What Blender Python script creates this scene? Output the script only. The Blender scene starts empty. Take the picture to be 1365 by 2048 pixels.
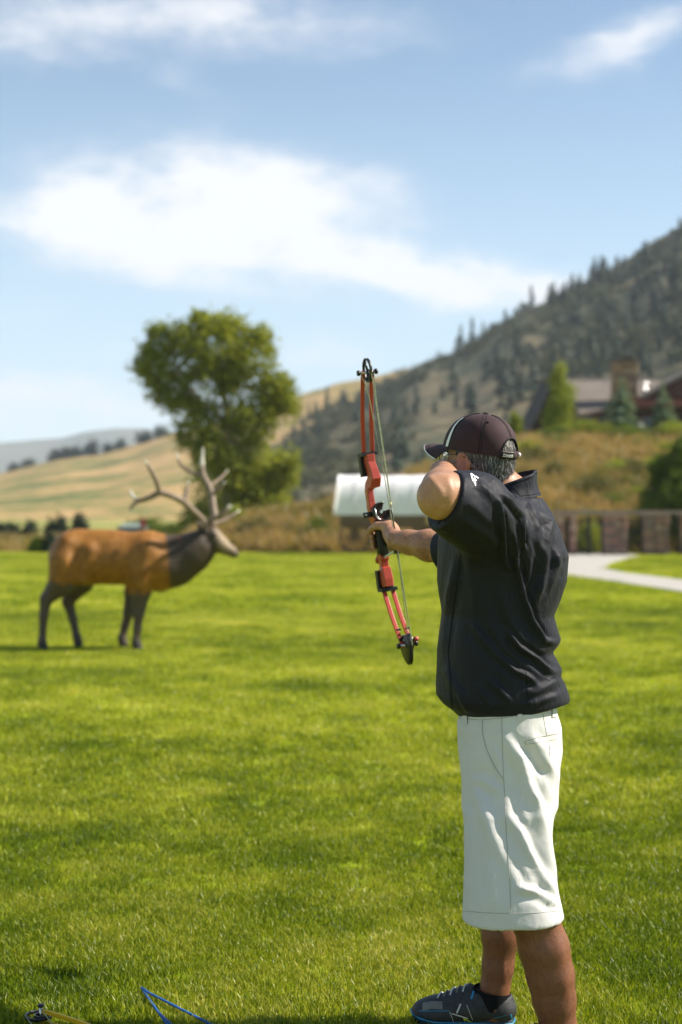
import bpy, math, random
import numpy as np
from mathutils import Vector, Matrix
from mathutils.bvhtree import BVHTree

random.seed(7); RNG = np.random.default_rng(7)
S = bpy.context.scene
COL = S.collection
R = math.radians
CAMZ, FPX = 1.51, 2844.4

# ------------------------------------------------------------ camera, sky, sun, exposure
cam = bpy.data.cameras.new('camera'); camo = bpy.data.objects.new('camera', cam); COL.objects.link(camo)
camo.location = (0, 0, CAMZ); camo.rotation_euler = (R(90), 0, 0)
cam.lens = 50; cam.sensor_width = 36; cam.sensor_fit = 'AUTO'
cam.clip_start = 0.05; cam.clip_end = 20000
cam.dof.use_dof = True; cam.dof.focus_distance = 4.02; cam.dof.aperture_fstop = 2.4
S.camera = camo
S.render.engine = 'CYCLES'
S.cycles.use_denoising = True
S.cycles.max_bounces = 6; S.cycles.transparent_max_bounces = 8; S.cycles.volume_bounces = 0
S.view_settings.view_transform = 'Standard'; S.view_settings.look = 'None'
S.view_settings.gamma = 1; S.view_settings.use_curve_mapping = False
S.view_settings.exposure = 1.02

SUN_EL, SUN_AZ = 43.0, 84.0          # azimuth clockwise from +Y (the view direction)
sd = Vector((math.sin(R(SUN_AZ))*math.cos(R(SUN_EL)), math.cos(R(SUN_AZ))*math.cos(R(SUN_EL)), math.sin(R(SUN_EL))))
sl = bpy.data.lights.new('sun', 'SUN'); sl.energy = 4.8; sl.angle = R(0.53); sl.color = (1.0, 0.925, 0.80)
so = bpy.data.objects.new('sun', sl); COL.objects.link(so); so.location = (30, 5, 30)
so.rotation_euler = sd.to_track_quat('Z', 'Y').to_euler()

world = bpy.data.worlds.new('World'); S.world = world; world.use_nodes = True
nt = world.node_tree; nt.nodes.clear()
class NB:
    """tiny helper to chain nodes"""
    def __init__(s, tree): s.t = tree
    def n(s, typ, **kw):
        nd = s.t.nodes.new(typ)
        for k, v in kw.items(): setattr(nd, k, v)
        return nd
    def lk(s, a, b): s.t.links.new(a, b)
    def put(s, sock, v):
        if isinstance(v, bpy.types.NodeSocket): s.lk(v, sock)
        else: sock.default_value = v
    def m(s, op, a, b=0.0, c=None, clamp=False):
        nd = s.n('ShaderNodeMath', operation=op); nd.use_clamp = clamp
        s.put(nd.inputs[0], a); s.put(nd.inputs[1], b)
        if c is not None: s.put(nd.inputs[2], c)
        return nd.outputs[0]
    def vm(s, op, a, b):
        nd = s.n('ShaderNodeVectorMath', operation=op); s.put(nd.inputs[0], a); s.put(nd.inputs[1], b); return nd.outputs[0]
    def noise(s, vec, scale, detail=4, rough=.55, dist=0.0, out='Fac'):
        nd = s.n('ShaderNodeTexNoise'); nd.inputs['Scale'].default_value = scale
        nd.inputs['Detail'].default_value = detail; nd.inputs['Roughness'].default_value = rough
        nd.inputs['Distortion'].default_value = dist
        if vec is not None: s.lk(vec, nd.inputs['Vector'])
        return nd.outputs[out]
    def ramp(s, fac, stops):
        nd = s.n('ShaderNodeValToRGB'); cr = nd.color_ramp
        while len(cr.elements) < len(stops): cr.elements.new(.5)
        for e, (p, c) in zip(cr.elements, stops):
            e.position = p; e.color = (*c, 1) if len(c) == 3 else c
        s.put(nd.inputs[0], fac); return nd.outputs[0]
    def mix(s, fac, a, b, typ='MIX'):
        nd = s.n('ShaderNodeMix', data_type='RGBA', blend_type=typ)
        s.put(nd.inputs[0], fac)
        for sock, v in ((nd.inputs[6], a), (nd.inputs[7], b)):
            if isinstance(v, bpy.types.NodeSocket): s.lk(v, sock)
            else: sock.default_value = (*v, 1)
        return nd.outputs[2]
    def mr(s, v, a, b, c=0.0, d=1.0):
        nd = s.n('ShaderNodeMapRange'); nd.interpolation_type = 'SMOOTHSTEP'
        s.put(nd.inputs[0], v)
        for i, q in enumerate((a, b, c, d)): nd.inputs[i+1].default_value = q
        return nd.outputs[0]
b = NB(nt)
sky = b.n('ShaderNodeTexSky', sky_type='NISHITA'); sky.sun_disc = False
sky.sun_elevation = R(SUN_EL); sky.sun_rotation = R(SUN_AZ); sky.altitude = 1900; sky.air_density = 1.0; sky.dust_density = 0.9; sky.ozone_density = 1.6
tc = b.n('ShaderNodeTexCoord'); d = tc.outputs['Generated']
sx = b.n('ShaderNodeSeparateXYZ'); b.lk(d, sx.inputs[0])
az = b.m('ARCTAN2', sx.outputs[0], sx.outputs[1]); el = b.m('ARCSINE', sx.outputs[2])
sv = b.vm('MULTIPLY', d, (1.0, 1.0, 2.2))
n1 = b.noise(sv, 5.5, 6, .6); n2 = b.noise(b.vm('ADD', sv, (3.1, 7.7, 1.3)), 6.5, 6, .6); n3 = b.noise(b.vm('ADD', sv, (9.1, 2.7, 5.3)), 16, 7, .62)
def U(px): return math.atan((px-682.5)/FPX)
def V(py, px=682.5): return math.atan((1024-py)/FPX*math.cos(U(px)))
uu = b.m('ADD', az, b.m('MULTIPLY', b.m('SUBTRACT', n1, .5), .20))
vv = b.m('ADD', el, b.m('MULTIPLY', b.m('SUBTRACT', n2, .5), .085))
# clouds: (centre px, py, half widths in px, tilt deg, strength)
CL = [(330, 420, 210, 85, -8, .95), (150, 410, 120, 70, -6, .55), (480, 480, 280, 80, 12, .9), (760, 540, 300, 42, 11, .95), (1000, 590, 190, 30, 8, .65),
      (600, 390, 170, 45, 10, .5),
      (120, 40, 240, 75, 6, .68), (470, 35, 230, 50, -3, .68), (280, 170, 160, 24, 14, .3), (780, 75, 160, 40, 4, .25),
      (1270, 90, 150, 50, -18, .62), (1380, 30, 120, 45, -10, .35),
      (90, 805, 280, 60, 0, .95), (600, 720, 90, 38, 4, .5), (250, 690, 120, 18, 5, .3), (60, 610, 120, 20, 0, .25)]
tot = None
for (px, py, wx, wy, tl, st) in CL:
    du = b.m('SUBTRACT', uu, U(px)); dv = b.m('SUBTRACT', vv, V(py, px))
    c_, s_ = math.cos(R(tl)), math.sin(R(tl))          # tilt: positive falls to the right
    p = b.m('SUBTRACT', b.m('MULTIPLY', du, c_), b.m('MULTIPLY', dv, s_))
    q = b.m('ADD', b.m('MULTIPLY', du, s_), b.m('MULTIPLY', dv, c_))
    r2 = b.m('ADD', b.m('POWER', b.m('ABSOLUTE', b.m('DIVIDE', p, wx/FPX)), 2.0), b.m('POWER', b.m('ABSOLUTE', b.m('DIVIDE', q, wy/FPX)), 2.0))
    g = b.m('MULTIPLY', b.m('EXPONENT', b.m('MULTIPLY', r2, -.7)), st)
    tot = g if tot is None else b.m('ADD', tot, g)
# elsewhere in the sky the same kind of thin cloud goes on
out = b.m('MULTIPLY', b.mr(b.noise(sv, 2.2, 5, .6), .52, .72, 0, .55), b.mr(b.m('ABSOLUTE', az), .28, .5))
tot = b.m('ADD', tot, out)
tex = b.m('ADD', -.28, b.m('MULTIPLY', n3, 2.45))
amt = b.mr(b.m('MULTIPLY', tot, tex), .06, 1.35, 0.0, .90)
hz = b.m('MULTIPLY', b.mr(el, 0.0, .36, 1.0, 0.0), .62)     # pale band of haze towards the horizon
skyc = b.mix(1.0, sky.outputs[0], (.82, 1.03, 1.08), 'MULTIPLY')
skyc = b.mix(.12, skyc, (6.4, 7.9, 8.8))
skyc = b.mix(hz, skyc, (6.9, 8.4, 9.1))
skyc = b.mix(b.m('MULTIPLY', b.mr(el, .0, .10, 1.0, 0.0), .62), skyc, (7.9, 8.2, 8.3))
skyc = b.mix(amt, skyc, (8.1, 8.0, 8.05))
bg = b.n('ShaderNodeBackground'); bg.inputs[1].default_value = .069
b.lk(skyc, bg.inputs[0]); ow = b.n('ShaderNodeOutputWorld'); b.lk(bg.outputs[0], ow.inputs[0])

# ------------------------------------------------------------ helpers
ORIG = {}
def W(px, py, Y): return np.array([(px-682.5)/FPX*Y, Y, CAMZ-(py-1024)/FPX*Y])
def G(px, py):
    Y = CAMZ*FPX/(py-1024); return np.array([(px-682.5)/FPX*Y, Y, 0.0])
def tag(o, label=None, cat=None, group=None, kind=None):
    if label: o['label'] = label
    if cat: o['category'] = cat
    if group: o['group'] = group
    if kind: o['kind'] = kind
    return o
def empty(name, loc=(0, 0, 0)):
    o = bpy.data.objects.new(name, None); COL.objects.link(o); o.location = loc; o.empty_display_size = .1
    ORIG[o.name] = np.array(loc, float); return o
def mesh(name, v, f, m=None, parent=None, smooth=False, local=False, kind=None):
    """links one mesh object; vertices are given in world space unless local"""
    v = np.asarray(v, float); org = ORIG.get(parent.name, np.zeros(3)) if parent else np.zeros(3)
    me = bpy.data.meshes.new(name)
    if not local: v = v-org
    me.from_pydata(v.tolist(), [], f.tolist() if isinstance(f, np.ndarray) else f); me.update()
    if m: me.materials.append(m)
    if smooth: me.polygons.foreach_set('use_smooth', np.ones(len(me.polygons), bool))
    o = bpy.data.objects.new(name, me); COL.objects.link(o)
    if parent: o.parent = parent
    ORIG[o.name] = org
    if kind: o['kind'] = kind
    return o
class MB:
    """collects simple shapes into one mesh"""
    def __init__(s): s.v = []; s.f = []
    def add(s, v, f):
        n = len(s.v); s.v += [tuple(map(float, p)) for p in v]; s.f += [tuple(int(i)+n for i in q) for q in f]; return s
    def box(s, c, sz, rz=0.0, M=None):
        hx, hy, hz_ = sz[0]/2, sz[1]/2, sz[2]/2
        P = np.array([(x, y, z) for x in (-hx, hx) for y in (-hy, hy) for z in (-hz_, hz_)])
        if rz: ca, sa = math.cos(rz), math.sin(rz); P = np.c_[P[:, 0]*ca-P[:, 1]*sa, P[:, 0]*sa+P[:, 1]*ca, P[:, 2]]
        if M is not None: P = P @ np.array(M).T
        return s.add(P+np.array(c), [(0, 1, 3, 2), (4, 6, 7, 5), (0, 4, 5, 1), (2, 3, 7, 6), (0, 2, 6, 4), (1, 5, 7, 3)])
    def tube(s, pts, rad, n=8, cap=True, flat=None):
        pts = np.asarray(pts, float); k = len(pts)
        rad = np.full(k, rad, float) if np.isscalar(rad) else np.asarray(rad, float)
        T = np.gradient(pts, axis=0); T /= np.linalg.norm(T, axis=1)[:, None]+1e-12
        a = np.array([0, 0, 1.0]) if abs(T[0][2]) < .9 else np.array([1.0, 0, 0])
        V_ = []
        u_ = np.cross(T[0], a); u_ /= np.linalg.norm(u_)
        for i in range(k):
            u_ = u_-T[i]*u_.dot(T[i]); u_ /= np.linalg.norm(u_); w_ = np.cross(T[i], u_)
            for j in range(n):
                t = 2*math.pi*j/n; V_.append(pts[i]+rad[i]*(math.cos(t)*u_+math.sin(t)*w_))
        F = [(i*n+j, i*n+(j+1) % n, (i+1)*n+(j+1) % n, (i+1)*n+j) for i in range(k-1) for j in range(n)]
        if cap: F += [tuple(range(n-1, -1, -1)), tuple(range((k-1)*n, k*n))]
        return s.add(V_, F)
    def loft(s, rings, cap=True, closed=True):
        n = len(rings[0]); V_ = [p for r in rings for p in r]
        F = [(i*n+j, i*n+(j+1) % n, (i+1)*n+(j+1) % n, (i+1)*n+j) for i in range(len(rings)-1) for j in range(n if closed else n-1)]
        if cap: F += [tuple(range(n-1, -1, -1)), tuple(range((len(rings)-1)*n, len(rings)*n))]
        return s.add(V_, F)
    def ball(s, c, r, n=8, m=6):
        r = np.broadcast_to(np.array(r, float), 3); rings = []
        for i in range(1, m):
            a = math.pi*i/m
            rings.append([np.array(c)+r*np.array([math.sin(a)*math.cos(2*math.pi*j/n), math.sin(a)*math.sin(2*math.pi*j/n), -math.cos(a)]) for j in range(n)])
        return s.loft(rings)
    def build(s, name, m=None, parent=None, smooth=False, local=False, kind=None):
        return mesh(name, s.v, s.f, m, parent, smooth, local, kind)
def copy_tree(o, parent=None):
    c = o.copy(); COL.objects.link(c); c.parent = parent
    for ch in list(o.children): copy_tree(ch, c)
    return c
def vnoise(x, y, seed=0):
    xi = np.floor(x).astype(int); yi = np.floor(y).astype(int); xf = x-xi; yf = y-yi
    def h(a, c): 
        n = (a*374761393+c*668265263+seed*1274126177) & 0x7fffffff
        n = ((n ^ (n >> 13))*1274126177) & 0x7fffffff
        return ((n ^ (n >> 16)) & 0xffff)/65535.0
    u = xf*xf*(3-2*xf); v = yf*yf*(3-2*yf)
    return (h(xi, yi)*(1-u)+h(xi+1, yi)*u)*(1-v)+(h(xi, yi+1)*(1-u)+h(xi+1, yi+1)*u)*v
def fbm(x, y, o=5, seed=0):
    a, t, s = .5, 0, 0
    for i in range(o): t = t+a*vnoise(x*2**i, y*2**i, seed+i); s += a; a *= .5
    return t/s
def mat(name, col, rough=.7, spec=.3, noise=None, bump=None, metal=0.0, sheen=0.0, trans=0.0, sss=0.0, coord='Object', attr=None):
    """noise=(scale, amount, colour2[, stretch]); bump=(scale, strength, distance)"""
    m = bpy.data.materials.new(name); m.use_nodes = True; t = m.node_tree; B = NB(t)
    p = t.nodes['Principled BSDF']; p.inputs['Roughness'].default_value = rough
    p.inputs['Specular IOR Level'].default_value = spec; p.inputs['Metallic'].default_value = metal
    p.inputs['Base Color'].default_value = (*col, 1)
    tcn = B.n('ShaderNodeTexCoord'); vec = tcn.outputs[coord] if coord else B.n('ShaderNodeNewGeometry').outputs['Position']
    c = None
    if attr:
        an = B.n('ShaderNodeAttribute'); an.attribute_name = attr; c = an.outputs['Color']
    if noise:
        v2 = vec if len(noise) < 4 else B.vm('MULTIPLY', vec, noise[3])
        f = B.mr(B.noise(v2, noise[0], 5, .6), .32, .68, 0, noise[1])
        if attr: c = B.mix(f, c, noise[2], 'MULTIPLY')
        else: c = B.mix(f, col, noise[2])
    if c is not None: B.lk(c, p.inputs['Base Color'])
    if bump:
        bn = B.n('ShaderNodeBump'); bn.inputs['Strength'].default_value = bump[1]; bn.inputs['Distance'].default_value = bump[2]
        B.lk(B.noise(vec, bump[0], 4, .6), bn.inputs['Height']); B.lk(bn.outputs[0], p.inputs['Normal'])
    if sheen: p.inputs['Sheen Weight'].default_value = sheen; p.inputs['Sheen Roughness'].default_value = .5
    if sss: p.inputs['Subsurface Weight'].default_value = sss; p.inputs['Subsurface Radius'].default_value = (.012, .005, .003); p.inputs['Subsurface Scale'].default_value = 1.0
    if trans:
        tr = B.n('ShaderNodeBsdfTranslucent'); ms = B.n('ShaderNodeMixShader'); ms.inputs[0].default_value = trans
        if c is not None: B.lk(c, tr.inputs[0])
        else: tr.inputs[0].default_value = (*col, 1)
        o = t.nodes['Material Output']; B.lk(p.outputs[0], ms.inputs[1]); B.lk(tr.outputs[0], ms.inputs[2]); B.lk(ms.outputs[0], o.inputs[0])
    return m
def leaf_mat(name, c1, c2, trans=.35, scale=.6):
    """foliage: colour varies in clumps and from leaf to leaf"""
    m = bpy.data.materials.new(name); m.use_nodes = True; t = m.node_tree; B = NB(t); p = t.nodes['Principled BSDF']
    p.inputs['Roughness'].default_value = .55; p.inputs['Specular IOR Level'].default_value = .25
    g = B.n('ShaderNodeNewGeometry'); f = B.mr(B.noise(g.outputs['Position'], scale, 3, .6), .35, .65)
    f = B.m('ADD', B.m('MULTIPLY', f, .6), B.m('MULTIPLY', g.outputs['Random Per Island'], .4))
    c = B.mix(f, c1, c2); B.lk(c, p.inputs['Base Color'])
    tr = B.n('ShaderNodeBsdfTranslucent'); ms = B.n('ShaderNodeMixShader'); ms.inputs[0].default_value = trans
    B.lk(B.mix(1.0, c, (1.25, 1.2, .6), 'MULTIPLY'), tr.inputs[0])
    B.lk(p.outputs[0], ms.inputs[1]); B.lk(tr.outputs[0], ms.inputs[2]); B.lk(ms.outputs[0], t.nodes['Material Output'].inputs[0])
    return m
# ------------------------------------------------------------ ground, hills, air
def ground_mat(name, stops, s1, s2, s3, bumpd=.02):
    m = bpy.data.materials.new(name); m.use_nodes = True; t = m.node_tree; B = NB(t); p = t.nodes['Principled BSDF']
    p.inputs['Roughness'].default_value = .85; p.inputs['Specular IOR Level'].default_value = .15
    pos = B.n('ShaderNodeNewGeometry').outputs['Position']
    f = B.m('ADD', B.m('MULTIPLY', B.noise(pos, s1, 4, .6), .55), B.m('MULTIPLY', B.noise(pos, s2, 5, .6), .45))
    f = B.m('ADD', B.m('MULTIPLY', f, .8), B.m('MULTIPLY', B.noise(pos, s3, 3, .6), .2))
    B.lk(B.ramp(f, stops), p.inputs['Base Color'])
    bn = B.n('ShaderNodeBump'); bn.inputs['Strength'].default_value = .6; bn.inputs['Distance'].default_value = bumpd
    B.lk(B.noise(pos, s3, 4, .65), bn.inputs['Height']); B.lk(bn.outputs[0], p.inputs['Normal'])
    return m
M_LAWN = ground_mat('lawn_turf', [(.37, (.125, .182, .006)), (.47, (.215, .275, .009)), (.55, (.31, .352, .02)), (.64, (.41, .39, .045))], .35, 1.6, 22)
M_VALLEY = ground_mat('valley_fields', [(.36, (.10, .14, .02)), (.47, (.22, .22, .05)), (.56, (.36, .31, .11)), (.68, (.42, .34, .16))], .02, .09, 1.2, .1)
M_BANK = ground_mat('meadow_soil', [(.36, (.09, .10, .025)), (.46, (.19, .155, .05)), (.55, (.30, .20, .08)), (.66, (.36, .24, .11))], .12, .5, 4, .08)
x0, x1 = -160, 160
def strip(name, y0, y1, z, m, xs=160):
    return mesh(name, [(-xs, y0, z), (xs, y0, z), (xs, y1, z), (-xs, y1, z)], [(0, 1, 2, 3)], m, kind='structure')
g = [(-9000, -9000), (9000, -9000), (9000, 9000), (-9000, 9000)]
mesh('valley_floor', [(x, y, -.03) for x, y in g], [(0, 1, 2, 3)], M_VALLEY, kind='structure')
lawn_edge = [(-70, 54.5), (-30, 55), (-16, 54.2), (-6, 53.6), (0, 53.2), (6, 52.4), (12, 51.5), (30, 51.5), (60, 51.5)]
mesh('lawn', [(-70, -40, 0), (60, -40, 0)]+[(x, y, 0) for x, y in lawn_edge[::-1]], [tuple(range(2+len(lawn_edge)))], M_LAWN, kind='structure')

def hill(name, sil, Yb, Yr, m, px0, px1, nx=240, ny=60, rough=.12, pw=.9, seed=3, back=True, zb=-.5):
    """terrain from a foot line at distance Yb up to a ridge at Yr with the given skyline, and down again behind"""
    pxs = np.linspace(px0, px1, nx); s = np.interp(pxs, [q[0] for q in sil], [q[1] for q in sil])
    zr = CAMZ+(1024-s)/FPX*Yr
    ts = np.r_[np.linspace(0, 1, ny), np.linspace(1.06, 2.0, 14)] if back else np.linspace(0, 1, ny)
    P = np.zeros((len(ts), nx, 3))
    for i, t in enumerate(ts):
        Y = Yb+(Yr-Yb)*t; X = (pxs-682.5)/FPX*Y
        h = t**pw if t <= 1 else max(0, 1-(t-1)**1.3)
        w = min(t, 1)*(1-min(t, 1)**6) if t <= 1 else .25
        n = (fbm(X/(.10*Yr), np.full(nx, Y)/(.22*Yr), 5, seed)-.5)*2
        n2 = (fbm(X/(.012*Yr), np.full(nx, Y)/(.02*Yr), 3, seed+9)-.5)*2
        z = zb+(zr-zb)*h+n*w*rough*zr*1.6+n2*.02*zr*(.3+w)
        P[i] = np.c_[X, np.full(nx, Y), z]
    idx = np.arange(len(ts)*nx).reshape(len(ts), nx)
    F = np.stack([idx[:-1, :-1], idx[:-1, 1:], idx[1:, 1:], idx[1:, :-1]], -1).reshape(-1, 4)
    o = mesh(name, P.reshape(-1, 3), F, m, smooth=True, kind='structure')
    return o, P, ts, pxs
M_DIST = ground_mat('distant_slopes', [(.38, (.06, .075, .05)), (.5, (.13, .13, .09)), (.62, (.20, .17, .11))], .0016, .006, .03, 6)
M_FOOT = ground_mat('foothill_grass', [(.38, (.075, .10, .022)), (.455, (.15, .155, .042)), (.53, (.35, .235, .09)), (.64, (.48, .31, .15))], .019, .065, .3, .6)
M_MOUNT = ground_mat('mountain_sage', [(.39, (.030, .046, .022)), (.47, (.074, .074, .036)), (.55, (.155, .120, .066)), (.64, (.25, .18, .11))], .007, .035, .3, .8)
hill('distant_mountains', [(-1500, 900), (-600, 860), (-200, 878), (0, 886), (60, 881), (130, 875), (170, 864), (230, 857), (300, 857), (350, 862), (420, 870), (700, 880), (1500, 860)], 2600, 3700, M_DIST, -1500, 1500, 200, 40, .15, 1.0, 5)
FOOT = [(-900, 990), (-500, 985), (-200, 965), (0, 947), (60, 932), (120, 918), (200, 907), (270, 889), (330, 870), (420, 850), (500, 827), (560, 804), (600, 788), (680, 766), (760, 750), (830, 734), (900, 727), (1000, 722)]
hill('grassy_foothill', FOOT, 260, 700, M_FOOT, -900, 1000, 260, 70, .07, 1.15, 11)
MOUNT = [(380, 1030), (470, 975), (540, 893), (600, 856), (660, 820), (760, 777), (830, 733), (850, 723), (900, 708), (950, 682), (1000, 648), (1050, 618), (1100, 602), (1150, 572), (1200, 548), (1250, 523), (1300, 487), (1365, 452), (1500, 380), (1700, 300), (2000, 240), (2500, 300), (3000, 500)]
MO, MP, MTS, MPX = hill('pine_mountain', MOUNT, 230, 620, M_MOUNT, 380, 2600, 300, 80, .09, 1.0, 21)

# bank below the lodge, rising to a level terrace
bp = np.linspace(380, 2100, 170)
crY = np.interp(bp, [380, 600, 700, 1060, 2100], [61, 62, 63, 84, 84])
crP = np.interp(bp, [380, 430, 520, 600, 680, 760, 830, 900, 1000, 1060, 1150, 2100], [1075, 1052, 1034, 1024, 1008, 985, 947, 926, 892, 874, 872, 872])
crZ = CAMZ+(1024-crP)/FPX*crY
bsY = np.interp(bp, [380, 700, 1100, 2100], [54.2, 53.2, 51.4, 51.4])
rows = []
for t in np.r_[np.linspace(0, 1, 34), np.linspace(1.05, 2.6, 12)]:
    if t <= 1:
        Y = bsY+(crY-bsY)*t; z = -.02+crZ*(t**.85); nw = .25*min(1, 4*t)
    else:
        Y = crY+(t-1)*34; keep = np.clip((bp-880)/150, 0, 1); z = crZ*np.maximum(keep, 1-((t-1)/1.6)**.8*1.2)-.02; nw = .15
    X = (bp-682.5)/FPX*Y
    z = z+(fbm(X/2.2, Y/2.2, 4, 2)-.5)*nw*2
    rows.append(np.c_[X, Y, z])
BANKP = np.array(rows); idx = np.arange(BANKP.shape[0]*len(bp)).reshape(BANKP.shape[0], -1)
BF = np.stack([idx[:-1, :-1], idx[:-1, 1:], idx[1:, 1:], idx[1:, :-1]], -1).reshape(-1, 4)
bank = mesh('meadow_bank', BANKP.reshape(-1, 3), BF, M_BANK, smooth=True, kind='structure')
bankT = BVHTree.FromPolygons(BANKP.reshape(-1, 3).tolist(), BF.tolist())
def bank_z(x, y):
    h = bankT.ray_cast(Vector((x, y, 60)), Vector((0, 0, -1)))[0]
    return max(h.z, 0.0) if h else 0.0
mountT = BVHTree.FromPolygons(MP.reshape(-1, 3).tolist(), [tuple(p.vertices) for p in MO.data.polygons])

# concrete path
def path_poly(name, pts, z, m):
    P = [(*G(px, py)[:2], z) for px, py in pts]
    t = .03; n = len(P)
    V_ = P+[(x, y, z-.06) for x, y, _ in P]
    F = [tuple(range(n))]+[(i, i+n, (i+1) % n+n, (i+1) % n) for i in range(n)]
    return mesh(name, V_, F, m, kind='structure')
M_CONC = mat('pale_concrete', (.36, .335, .30), .85, .2, (1.2, .6, (.43, .40, .365)), (30, .3, .01), coord=None)
path_poly('concrete_path', [(1480, 1207), (1365, 1184), (1290, 1173), (1210, 1162), (1130, 1153), (1060, 1142), (1000, 1128), (990, 1112), (1040, 1105), (1130, 1103.2), (1208, 1105), (1255, 1108), (1285, 1110.5), (1281, 1114), (1246, 1119), (1219, 1127), (1211, 1133), (1214, 1139), (1250, 1147), (1300, 1153), (1365, 1161), (1480, 1174)], .02, M_CONC)

# haze: one closed box of even thin air
hb = MB().box((0, 1700, 199), (7600, 4800, 402)); hz_o = None
HAZE = 0.00018
if HAZE:
    mh = bpy.data.materials.new('thin_haze'); mh.use_nodes = True; mh.node_tree.nodes.remove(mh.node_tree.nodes['Principled BSDF'])
    B = NB(mh.node_tree); pv = B.n('ShaderNodeVolumePrincipled'); pv.inputs['Density'].default_value = HAZE; pv.inputs['Color'].default_value = (.80, .90, 1.0, 1); pv.inputs['Anisotropy'].default_value = 0.0
    B.lk(pv.outputs[0], mh.node_tree.nodes['Material Output'].inputs['Volume'])
    hz_o = hb.build('haze', mh, kind='stuff')

# ------------------------------------------------------------ grass
def blades(n, rad, hmin, hmax, w, seed, lean=.5):
    r = np.random.default_rng(seed); mb = MB()
    for _ in range(n):
        a = r.uniform(0, 6.283); q = rad*math.sqrt(r.uniform()); x, y = q*math.cos(a), q*math.sin(a)
        h = r.uniform(hmin, hmax); b_ = r.uniform(0, 6.283); le = r.uniform(.05, lean)*h; ww = w*r.uniform(.7, 1.3)
        dx, dy = math.cos(b_)*le, math.sin(b_)*le; c = r.uniform(0, 6.283); px_, py_ = math.cos(c)*ww/2, math.sin(c)*ww/2
        mb.add([(x-px_, y-py_, -.004), (x+px_, y+py_, -.004), (x+dx*.35+px_*.9, y+dy*.35+py_*.9, h*.55), (x+dx*.35-px_*.9, y+dy*.35-py_*.9, h*.55), (x+dx, y+dy, h)],
               [(0, 1, 2, 3), (3, 2, 4)])
    return mb
def grass_mat(name, cols, s1=.35, s2=1.6, trans=.4):
    m = bpy.data.materials.new(name); m.use_nodes = True; t = m.node_tree; B = NB(t); p = t.nodes['Principled BSDF']
    p.inputs['Roughness'].default_value = .42; p.inputs['Specular IOR Level'].default_value = .35
    ge = B.n('ShaderNodeNewGeometry'); pos = ge.outputs['Position']
    f = B.m('ADD', B.m('MULTIPLY', B.noise(pos, s1, 4, .6), .55), B.m('MULTIPLY', B.noise(pos, s2, 5, .6), .45))
    oi = B.n('ShaderNodeObjectInfo')
    f = B.m('ADD', f, B.m('MULTIPLY', B.m('SUBTRACT', oi.outputs['Random'], .5), .10))
    f = B.m('ADD', f, B.m('MULTIPLY', B.m('SUBTRACT', ge.outputs['Random Per Island'], .5), .26))
    c = B.ramp(f, cols); B.lk(c, p.inputs['Base Color'])
    tr = B.n('ShaderNodeBsdfTranslucent'); ms = B.n('ShaderNodeMixShader'); ms.inputs[0].default_value = trans
    B.lk(B.mix(1.0, c, (1.15, 1.15, .55), 'MULTIPLY'), tr.inputs[0]); B.lk(p.outputs[0], ms.inputs[1]); B.lk(tr.outputs[0], ms.inputs[2])
    B.lk(ms.outputs[0], t.nodes['Material Output'].inputs[0]); return m
M_GRASS = grass_mat('near_blades_darkened', [(.34, (.050, .092, .003)), (.44, (.130, .186, .005)), (.52, (.235, .292, .010)), (.60, (.37, .38, .030)), (.72, (.50, .44, .12))])  # foreground of the same lawn, dimmer light there put into the colour
M_GRASSF = grass_mat('far_blades_lightened', [(.34, (.098, .143, .007)), (.44, (.215, .262, .014)), (.52, (.335, .372, .024)), (.60, (.46, .475, .04)), (.72, (.56, .50, .13))])  # same lawn farther off, colour lightened to offset shade between the blades
M_DRY = grass_mat('dry_grass_blades', [(.32, (.10, .12, .025)), (.45, (.22, .18, .05)), (.55, (.38, .25, .10)), (.68, (.44, .30, .15))], .12, .5)
def source(name, mbs, m):
    c = bpy.data.collections.new(name)
    for i, mb in enumerate(mbs):
        me = bpy.data.meshes.new(name); me.from_pydata(mb.v, [], mb.f); me.materials.append(m)
        c.objects.link(bpy.data.objects.new(name, me))
    return c
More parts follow.
